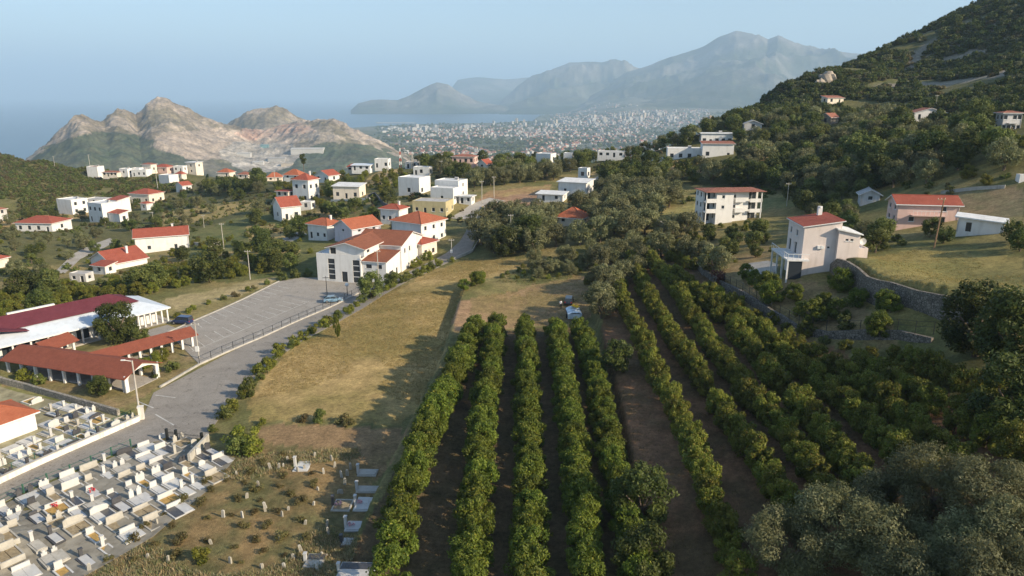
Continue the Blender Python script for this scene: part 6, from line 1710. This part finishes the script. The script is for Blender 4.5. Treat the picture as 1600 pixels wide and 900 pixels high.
# left bands
scatter([(0,472),(120,452),(250,430),(300,425),(350,418),(420,405),(430,425),(300,445),(220,465),(120,480),(0,508)], [('fruit',3),('broad',.5),('shrub',1)], 2.7, (.8,1.25), 110, 'citrus and bushes behind the maroon-roofed hall')
scatter([(0,365),(120,365),(200,380),(140,440),(60,450),(0,440)], [('olive',3),('broad',1),('shrub',2)], 5.5, (.5,.8), 42, 'trees of the left valley gardens')
scatter([(240,395),(330,370),(400,345),(470,350),(490,400),(440,430),(380,425),(240,425)], [('fruit',3),('broad',2),('shrub',3)], 4.4, (.6,1.1), 50, 'trees and bushes between the office and the valley houses')
scatter([(0,320),(120,330),(300,300),(430,290),(430,345),(250,360),(60,370),(0,360)], [('broad',3),('olive',2),('shrub',2)], 7.0, (.6,1.0), 46, 'trees around the houses of the left slope')
scatter([(320,290),(420,282),(420,300),(330,310)], [('cypress',2),('broad',3)], 5.0, (.9,1.4), 22, 'dark trees behind the valley houses')
scatter([(430,280),(640,265),(640,290),(560,310),(500,330),(430,330)], [('fruit',4),('broad',1)], 4.5, (.8,1.2), 60, 'orchard trees of the village knoll')
scatter([(500,335),(610,315),(640,340),(620,365),(540,345)], [('broad',2),('shrub',2)], 5, (.6,1.0), 22, 'garden trees among the village houses')
scatter([(640,255),(760,252),(860,256),(940,250),(900,268),(760,280),(740,295),(690,272)], [('broad',3),('olive',1)], 6.0, (.8,1.2), 60, 'trees along the skyline above the town')
scatter([(735,280),(800,272),(868,268),(868,282),(800,288),(745,292)], [('olive',1)], 5.2, (.9,1.1), 40, 'row of olive trees above the concrete lane')
# olive grove
scatter([(742,362),(790,345),(860,330),(930,305),(1000,300),(1070,318),(1020,345),(1010,372),(950,382),(900,390),(830,398),(760,398)], [('olive',1)], 5.0, (.95,1.3), 90, 'olive trees of the central grove')
scatter([(775,435),(830,412),(930,392),(960,400),(900,430),(830,440)], [('olive',2),('shrub',3)], 2.3, (.4,.7), 40, 'young olives on the green bank')
scatter([(925,400),(990,385),(1005,420),(960,470),(930,490),(915,450)], [('olive',2),('fruit',2)], 3.6, (.6,.95), 22, 'olives between the plot and the right-hand rows')
scatter([(1000,375),(1080,365),(1100,395),(1120,440),(1060,415),(1010,400)], [('fruit',3),('olive',1)], 3.2, (.8,1.1), 26, 'bushes at the top of the orchard rows')
# gardens on the right slope
scatter([(1090,375),(1200,372),(1208,400),(1100,420)], [('broad',2),('shrub',2)], 4.5, (.45,.75), 14, 'villa garden trees')
scatter([(1160,430),(1240,470),(1300,490),(1380,530),(1300,520),(1180,470)], [('fruit1',3),('shrub',1)], 3.4, (.9,1.35), 24, 'fruit trees on the walled terrace')
scatter([(1330,395),(1400,372),(1420,385),(1345,405)], [('broad',2),('shrub',3)], 2.6, (.6,.9), 22, 'thicket between the villa and the pink house')
scatter([(1400,358),(1500,358),(1600,375),(1600,395),(1480,382)], [('broad',2),('dark',1)], 4.0, (.5,.8), 22, 'trees in front of the pink house')
scatter([(1075,350),(1195,352),(1195,362),(1080,362)], [('shrub',1),('broad',1)], 3.0, (.7,1.0), 20, 'hedge under the white three-storey house')
scatter([(1000,290),(1080,275),(1200,275),(1400,270),(1480,285),(1390,300),(1250,305),(1195,292),(1085,290)], [('broad',2),('olive',2),('dark',1)], 6.0, (.85,1.25), 60, 'trees behind the white three-storey house')
scatter([(1230,310),(1330,300),(1380,320),(1330,345),(1350,380),(1240,330)], [('broad',2),('olive',1)], 5.2, (.6,.9), 20, 'trees behind the villa')
scatter([(1060,262),(1220,245),(1330,230),(1600,225),(1600,285),(1470,295),(1300,280),(1100,275)], [('olive',3),('broad',2),('fruit',1)], 5.5, (.9,1.35), 100, 'trees of the right hillside groves')
scatter([(920,285),(1040,262),(1060,285),(1000,300)], [('broad',2),('dark',1)], 5.5, (.8,1.15), 22, 'dark trees above the olive grove')
scatter([(940,250),(1040,225),(1100,205),(1180,205),(1150,225),(1040,232),(970,258)], [('broad',3),('olive',1)], 6.0, (.8,1.15), 46, 'trees around the hillside bungalow')
scatter([(1120,195),(1300,185),(1420,192),(1600,200),(1600,225),(1330,232),(1180,235)], [('broad',2),('olive',1)], 6.5, (.9,1.35), 70, 'trees of the upper right slope')
scatter([(370,690),(420,690),(400,712),(375,708)], S1, 2.0, (1.0,1.5), 4, 'bushes in the rough graveyard', avoid=False)
scatter([(310,850),(360,850),(350,885),(310,880)], S1, 2.5, (.8,1.0), 1, 'bushes in the rough graveyard', avoid=False)
scatter([(150,880),(330,740),(420,700),(500,740),(470,880)], [('dryshrub',1)], 2.2, (.3,.75), 60, 'dry bushes in the rough graveyard', avoid=False)

along([(1300,452),(1335,472),(1375,494),(1420,512)], [('fruit1',2),('shrub',2)], 4.2, (.8,1.3), 'bushes at the foot of the lawn wall', 1.2)
along([(1105,450),(1150,478),(1195,502),(1240,524),(1290,540),(1345,553),(1395,562)], [('shrub',2),('fruit',1)], 3.2, (.7,1.15), 'bushes in front of the curving garden wall', .8)
# ---- labels for the scattered plants: kind + nearest landmark + rank
DESC = {'citrus':'glossy green citrus bush','citrus2':'yellow-green citrus bush','fruit':'yellow-green fruit tree','fruit1':'glossy green fruit tree','olive':'grey-green olive tree','broad':'leafy green tree','dark':'dark green oak','shrub':'low green shrub','dryshrub':'dry brownish shrub','cypress':'dark cypress','redshrub':'reddish shrub'}
NH['the rough graveyard'] = G(380,790); NH['the pale trailer'] = G(896,497); NH['the lawn'] = G(1450,450); NH['the meadow hedge corner'] = G(330,672); NH['the lone meadow sapling'] = G(527,528); NH['the concrete lane'] = G(735,328)
NH['the curving garden wall'] = G(1205,500); NH['the shaded lane'] = G(722,390); NH['the ploughed terrace'] = G(1550,315); NH['the far end of the parking lot'] = PK[3].copy()
short = {k: v for k, v in NH.items() if k.startswith('the ')}
rank = {}
for o, k in PLANTS:
    best = min(short, key=lambda n: (short[n] - o.location).length)
    rank.setdefault((best, DESC[k]), []).append(((short[best] - o.location).length, o))
for (lm, ds), lst in rank.items():
    lst.sort(key=lambda t: t[0])
    for i, (_, o) in enumerate(lst):
        tag(o, '%s, %s closest to %s' % (ds, ordn(i), lm) if i else '%s closest of its kind to %s' % (ds, lm))
print('PLANTS', len(PLANTS))

# ---- stuff: woods and scrub on the hills, weeds and dry grass (uncountable)
def gn_scatter(name, pts, scl, meshes, label, cat):
    me = bpy.data.meshes.new(name); me.vertices.add(len(pts)); me.vertices.foreach_set('co', np.asarray(pts, np.float32).reshape(-1))
    a = me.attributes.new('scl', 'FLOAT', 'POINT'); a.data.foreach_set('value', np.asarray(scl, np.float32))
    a = me.attributes.new('rot', 'FLOAT_VECTOR', 'POINT'); rv = np.zeros((len(pts), 3), np.float32); rv[:, 2] = rg.uniform(0, 6.28, len(pts)); a.data.foreach_set('vector', rv.reshape(-1))
    a = me.attributes.new('pick', 'INT', 'POINT'); a.data.foreach_set('value', rg.integers(0, len(meshes), len(pts)).astype(np.int32))
    o = link(name, me); tag(o, label, cat, kind='stuff')
    ng = bpy.data.node_groups.new(name, 'GeometryNodeTree')
    ng.interface.new_socket('Geometry', in_out='INPUT', socket_type='NodeSocketGeometry'); ng.interface.new_socket('Geometry', in_out='OUTPUT', socket_type='NodeSocketGeometry')
    gi = ng.nodes.new('NodeGroupInput'); go = ng.nodes.new('NodeGroupOutput'); jn = ng.nodes.new('GeometryNodeJoinGeometry')
    def attr(nm, t):
        n = ng.nodes.new('GeometryNodeInputNamedAttribute'); n.data_type = t; n.inputs[0].default_value = nm; return n.outputs[0]
    sc_, rt, pk = attr('scl', 'FLOAT'), attr('rot', 'FLOAT_VECTOR'), attr('pick', 'INT')
    for i, m_ in enumerate(meshes):
        src = bpy.data.objects.new(name + '_piece', m_)
        oi = ng.nodes.new('GeometryNodeObjectInfo'); oi.inputs['Object'].default_value = src
        cp = ng.nodes.new('FunctionNodeCompare'); cp.data_type = 'INT'; cp.operation = 'EQUAL'; ng.links.new(pk, cp.inputs[2]); cp.inputs[3].default_value = i
        ip = ng.nodes.new('GeometryNodeInstanceOnPoints')
        ng.links.new(gi.outputs[0], ip.inputs['Points']); ng.links.new(cp.outputs[0], ip.inputs['Selection']); ng.links.new(oi.outputs['Geometry'], ip.inputs['Instance'])
        ng.links.new(rt, ip.inputs['Rotation']); ng.links.new(sc_, ip.inputs['Scale']); ng.links.new(ip.outputs[0], jn.inputs[0])
    ng.links.new(jn.outputs[0], go.inputs[0])
    md = o.modifiers.new('scatter', 'NODES'); md.node_group = ng
    return o
LOWT = [foliage('piece', lumps(rg, 12, 2.6, .6, z_, 1.2), 40, .5, p_, rg) for p_, z_ in ((PAL_OAK, 4.6), (PAL_MIX, 3.2), (PAL_OAK, 3.6), (PAL_OLV, 2.6), (PAL_DRY, 1.8))]
LOWS = [foliage('piece', lumps(rg, 7, 1.3, .1, 1.5, .7), 26, .34, p_, rg) for p_ in (PAL_MIX, PAL_OAK, PAL_DRY)]
def cloud(poly, n, rmin, rmax, dens_seed=None, thr=.0):
    x0, x1 = min(p[0] for p in poly), max(p[0] for p in poly); y0, y1 = min(p[1] for p in poly), max(p[1] for p in poly)
    out = []
    # sample in plan, not in the picture: random ground points, kept when they fall in the polygon
    A = [G(u, v) for u, v in poly] + [pix_depth(u, 200, rmax) for u in (x0, x1)]; bx = (min(p.x for p in A), max(p.x for p in A)); by = (min(p.y for p in A), max(p.y for p in A))
    X = rg.uniform(bx[0], bx[1], n * 12); Y = rg.uniform(by[0], by[1], n * 12); Z = terrain(X, Y)
    U, V = project(X, Y, Z); r = np.hypot(X, Y)
    m = inpoly(U, V, poly) & (r > rmin) & (r < rmax)
    if dens_seed is not None: m &= fbm(X / 22, Y / 22, 3, dens_seed) > thr
    X, Y = X[m][:n], Y[m][:n]
    pts = []
    for x, y in zip(X, Y):
        z = H(x, y)
        if any(math.hypot(x - f[4], y - f[5]) < f[6] + 2 for f in FOOT): continue
        pts.append((x, y, z - .1))
    return pts
hp = cloud([(1085,206),(1120,185),(1200,152),(1250,120),(1300,100),(1400,62),(1500,12),(1560,-20),(1640,-50),(1640,205),(1450,192),(1300,188),(1180,200)], 9500, 300, 800, 71, .40)
gn_scatter('hillside_wood', hp, rg.uniform(.32, .95, len(hp)), LOWT, 'dense dark scrub wood covering the right-hand hill', 'wood')
lp = cloud([(-20,220),(60,240),(150,252),(230,272),(300,285),(300,300),(120,330),(0,345)], 4600, 250, 760, 72, .34)
gn_scatter('hill_scrub', lp, rg.uniform(.5, 1.3, len(lp)), LOWS, 'low mixed scrub on the left ridge', 'scrub')
rp = cloud([(0,300),(430,285),(700,260),(1000,245),(1110,215),(1600,200),(1600,300),(1200,310),(1000,330),(740,350),(560,330),(430,400),(250,440),(0,480)], 2400, 130, 420, 73, .47)
rp = [p for p in rp if free(Vector(p), .8) and clear(Vector(p), 1.2, 1.6)]
gn_scatter('undergrowth', rp, rg.uniform(.35, .95, len(rp)), LOWS, 'undergrowth and brambles between gardens and groves', 'undergrowth')
# weeds: upright blades in tufts
def tufts(name, pts, h, cols, label, blades=9):
    n = len(pts) * blades
    P = np.repeat(np.asarray(pts), blades, 0) + np.c_[rg.normal(0, .16, (n, 2)), np.zeros(n)]
    a = rg.uniform(0, 6.28, n); hh = h * rg.uniform(.4, 1.2, n); w = .035 + .03 * rg.uniform(0, 1, n)
    side = np.c_[np.cos(a), np.sin(a), np.zeros(n)] * w[:, None]
    lean = np.c_[rg.normal(0, .35, (n, 2)) * hh[:, None], hh]
    V = np.stack([P - side, P + side, P + lean], 1).reshape(-1, 3)
    me = bpy.data.meshes.new(name); me.vertices.add(len(V)); me.vertices.foreach_set('co', V.astype(np.float32).reshape(-1))
    me.loops.add(3 * n); me.loops.foreach_set('vertex_index', np.arange(3 * n, dtype=np.int32)); me.polygons.add(n); me.polygons.foreach_set('loop_start', np.arange(0, 3 * n, 3, dtype=np.int32)); me.update(calc_edges=True)
    C = np.array(cols); c = np.repeat(np.repeat(C[rg.integers(0, len(C), len(pts))], blades, 0) * rg.uniform(.75, 1.2, (n, 1)), 3, 0)
    c4 = np.ones((3 * n, 4), np.float32); c4[:, :3] = c
    ca = me.color_attributes.new('Col', 'FLOAT_COLOR', 'POINT'); ca.data.foreach_set('color', c4.reshape(-1)); me.materials.append(M_LEAF)
    return tag(link(name, me), label, 'grass', kind='stuff')
wp = cloud([(130,905),(245,840),(340,760),(380,712),(560,700),(585,770),(540,905)], 6500, 20, 140, 74, .43)
tufts('weeds', wp, .42, [(.46,.37,.20),(.50,.41,.24),(.33,.30,.15),(.21,.24,.10),(.44,.33,.16),(.27,.30,.13),(.38,.36,.22)], 'tall dry weeds in the rough graveyard')
wp = cloud([(385,655),(440,560),(600,460),(730,404),(830,410),(745,440),(716,470),(688,560),(640,660)], 14000, 40, 230, 75, .36)
tufts('grass', wp, .26, [(.40,.29,.12),(.36,.27,.11),(.24,.20,.075)], 'short dry grass on the sloping meadow', 7)
wp = cloud([(740,516),(900,512),(955,600),(1010,905),(540,905),(640,690),(690,580)], 2600, 30, 160, 76, .4)
tufts('grass', wp, .22, [(.16,.14,.05),(.24,.18,.08),(.10,.12,.04)], 'sparse grass between the near orchard rows', 7)
wp = cloud([(1295,432),(1350,405),(1430,390),(1600,402),(1605,540),(1420,508),(1350,478)], 2600, 30, 200, 77, .36)
tufts('grass', wp, .25, [(.30,.24,.085),(.36,.27,.10),(.19,.18,.06)], 'mown yellow grass on the lawn beside the villa', 7)
# ---- limestone outcrops on the wooded ridge
M_ROCK = plain('pale_limestone', (.36,.31,.25), .95, .35, .25, .6)
def rock(u, v, s, label, grp=None):
    p = G(u, v); bm = bmesh.new(); bmesh.ops.create_icosphere(bm, subdivisions=3, radius=1.0)
    sd = prg.randrange(999)
    for w in bm.verts:
        n = float(fbm(np.array(w.co.x * 1.7 + w.co.z), np.array(w.co.y * 1.7 - w.co.z * .8), 4, sd)); k = .62 + .75 * n
        w.co = Vector((w.co.x * 1.3 * k, w.co.y * k, max(-.5, round(w.co.z * k * 3.2) / 3.2 * .85 + .15 * w.co.z)))
    me = bpy.data.meshes.new('rock_outcrop'); bm.to_mesh(me); bm.free(); me.materials.append(M_ROCK)
    o = link('rock_outcrop', me, None, p, prg.uniform(0, 6)); o.scale = (s, s, s); tag(o, label, 'rock', grp); return o
rock(1292,126,5.5,'pale limestone cliff jutting from the wooded ridge'); rock(1282,134,3.5,'lower block of the pale ridge cliff')
rock(1110,191,3,'white boulder at the foot of the wooded ridge')

wp = cloud([(775,440),(830,412),(930,392),(960,402),(900,432),(830,446)], 1500, 60, 230, 78, .3)
tufts('grass', wp, .4, [(.16,.20,.06),(.22,.22,.08),(.28,.24,.10)], 'rough green grass on the bank under the young olives', 7)
wp = cloud([(935,500),(1000,420),(1080,420),(1180,490),(1300,545),(1400,640),(1300,760),(1150,905),(1010,905),(955,600)], 3600, 40, 200, 79, .36)
tufts('grass', wp, .24, [(.26,.19,.09),(.18,.16,.06),(.32,.23,.11)], 'thin dry grass between the right-hand orchard rows', 7)
wp = cloud([(722,470),(830,448),(905,430),(930,455),(925,500),(800,512),(735,516)], 1800, 60, 200, 80, .34)
tufts('grass', wp, .24, [(.30,.22,.10),(.22,.19,.07),(.36,.27,.12)], 'trodden dry grass on the open plot around the trailer', 7)

# ================================================================== THE DISTANT TOWN
trg = random.Random(21)
TW = [plain('far_white_house', (.46,.45,.42), .9, .08, .2), plain('far_cream_house', (.44,.38,.30), .9, .08, .2), plain('far_grey_block', (.36,.35,.33), .9, .1, .2)]
TR = plain('far_red_roof', (.34,.14,.09), .9, .15, .2)
def town_mesh(w, d, h, roof):
    mb = MB().box(-w/2, w/2, -d/2, d/2, -4, h); f = [0] * len(mb.f)
    if roof:
        mb.add([(-w/2-.5,-d/2-.5,h),(w/2+.5,-d/2-.5,h),(w/2+.5,d/2+.5,h),(-w/2-.5,d/2+.5,h),(-w/4,0,h+d*.28),(w/4,0,h+d*.28)], [(0,1,5,4),(1,2,5),(2,3,4,5),(3,0,4)]); f += [1] * 4
    else:
        mb.box(-w*.2, w*.2, -d*.2, d*.2, h + .01, h + 2.5); f += [0] * 6
    return mb, f
KINDS_T = []
for (w, d, h, rf, wm) in ((12,10,6.5,True,0),(14,11,8,True,1),(11,10,9,False,0),(16,12,9,True,0),(18,14,13,False,2),(24,14,26,False,0),(18,15,34,False,1),(60,22,9,False,0),(34,16,22,False,2),(15,12,7,True,2)):
    mb, f = town_mesh(w, d, h, rf); me = me_from('town_house', mb.v, mb.f, [TW[wm], TR]); me.polygons.foreach_set('material_index', f); KINDS_T.append((me, mb, f, wm, h))
def plain_at(u, v):
    h = PBVH.ray_cast(CAMV, pix_dir(u, v).normalized()); return h[0]
spots = []
def town(poly, n, picks, sp):
    x0, x1 = min(p[0] for p in poly), max(p[0] for p in poly); y0, y1 = min(p[1] for p in poly), max(p[1] for p in poly)
    k = 0
    for _ in range(n * 4):
        if k >= n: break
        u, v = trg.uniform(x0, x1), trg.uniform(y0, y1)
        if not inpoly(np.array([u]), np.array([v]), poly)[0]: continue
        p = plain_at(u, v)
        if p is None: continue
        if vnoise(np.array(p.x / 160), np.array(p.y / 160), 5) < sp: continue
        spots.append((p, trg.choice(picks), trg.uniform(0, 3.14), trg.uniform(.8, 1.25))); k += 1
LOW, MID, TALL = [0,0,1,2,3,9,0], [3,4,2,4,0,9], [5,6,5,8,8,4]
town([(600,205),(900,200),(1100,190),(1130,205),(1000,250),(700,262),(620,240)], 1000, LOW, .40)
town([(620,200),(830,195),(1000,192),(1050,205),(900,215),(640,215)], 420, MID, .25)
town([(860,185),(1000,172),(1110,172),(1110,190),(1000,200),(860,197)], 620, LOW + MID, .2)
town([(740,193),(860,190),(960,180),(1040,176),(1060,190),(900,199),(760,200)], 110, TALL, .15)
town([(590,200),(740,195),(745,203),(600,208)], 26, [7,7,8], .0)
town([(830,178),(900,168),(960,160),(1000,166),(880,186)], 110, LOW, .3)
spots.sort(key=lambda s: -KINDS_T[s[1]][4] * s[3] / s[0].length)
for i, (p, k, a, s) in enumerate(spots[:300]):
    tall = KINDS_T[k][4] > 20
    o = link('apartment_tower' if tall else 'town_house', KINDS_T[k][0], None, p, a); o.scale = (s, s, s)
    if tall: tag(o, 'pale apartment tower in the distant town by the bay', 'tower', 'apartment towers of the distant town')
    else: tag(o, 'small pale building in the distant town on the plain', 'house', 'houses of the distant town')
V, F, Mi = [], [], []
for p, k, a, s in spots[300:]:
    mb, f, wm = KINDS_T[k][1], KINDS_T[k][2], KINDS_T[k][3]; b0 = len(V); ca, sa = math.cos(a) * s, math.sin(a) * s
    V += [(p.x + x * ca - y * sa, p.y + x * sa + y * ca, p.z + z * s) for x, y, z in mb.v]; F += [tuple(i + b0 for i in q) for q in mb.f]
    Mi += [wm if q == 0 else 3 for q in f]
me = me_from('town', V, F, TW + [TR]); me.polygons.foreach_set('material_index', Mi)
tag(link('town', me), 'mass of small pale houses filling the plain before the bay', 'town', kind='stuff')
print('TOWN', len(spots))
# trees between the far houses
tp = []
for _ in range(8000):
    u, v = trg.uniform(585, 1130), trg.uniform(176, 272); p = plain_at(u, v)
    if p is not None and vnoise(np.array(p.x / 120), np.array(p.y / 120), 8) > .38: tp.append(tuple(p))
FARP = [foliage('piece', lumps(rg, 6, 7, 1, 8, 5), 22, 2.4, p_, rg) for p_ in (PAL_OAK, PAL_MIX)]
gn_scatter('town_trees', tp, rg.uniform(.5, 1.3, len(tp)), FARP, 'dark trees scattered through the distant town', 'trees')
# breakwater of the harbour, quarry works
def far_box(name, u0, u1, v, h, z, depth, mat, lab, cat):
    a, b_ = pix_plane(u0, v, z), pix_plane(u1, v, z); ang = math.atan2(b_.y - a.y, b_.x - a.x); L = (b_ - a).length
    root = MB().box(0, L, 0, depth, -4, h).build(name, mat, None, a, ang); tag(root, lab, cat); return root
far_box('breakwater', 588, 648, 192.5, 5, SEA, 40, TW[2], 'long pale breakwater at the harbour mouth', 'breakwater')
def q_at(u, v):
    P_ = QBVH.ray_cast(CAMV, pix_dir(u, v).normalized())[0]; return P_
QBVH = BVHTree.FromPolygons(QP.reshape(-1, 3).tolist(), QQ.tolist())
for (u0, u1, v, h, dep, mt, lab) in ((457,506,237,14,45,TW[0],'long white industrial shed at the foot of the quarry hill'), (408,420,231,12,14,plain('teal_cladding',(.16,.27,.28),.6,.1,.2),'teal clad plant building in the quarry'),
        (372,392,243,10,24,TW[0],'wide pale shed in the quarry yard'), (420,446,250,9,22,TW[2],'grey works building below the quarry'), (396,412,256,9,18,TW[0],'small white works building below the quarry'), (440,458,258,8,18,TW[1],'cream works building beside the quarry road')):
    p = q_at((u0+u1)/2, v)
    if p is None: continue
    L = (u1 - u0) / (FPX / (p.y * CP - (p.z - CAMZ) * SP))
    mb = MB().box(-L/2, L/2, -dep/2, dep/2, -8, h*.75).add([(-L/2-1,-dep/2-1,h*.75),(L/2+1,-dep/2-1,h*.75),(L/2+1,dep/2+1,h*.75),(-L/2-1,dep/2+1,h*.75),(-L/2,0,h),(L/2,0,h)], [(0,1,5,4),(1,2,5),(2,3,4,5),(3,0,4)])
    tag(mb.build('industrial_shed', mt, None, p, .1), lab, 'shed')
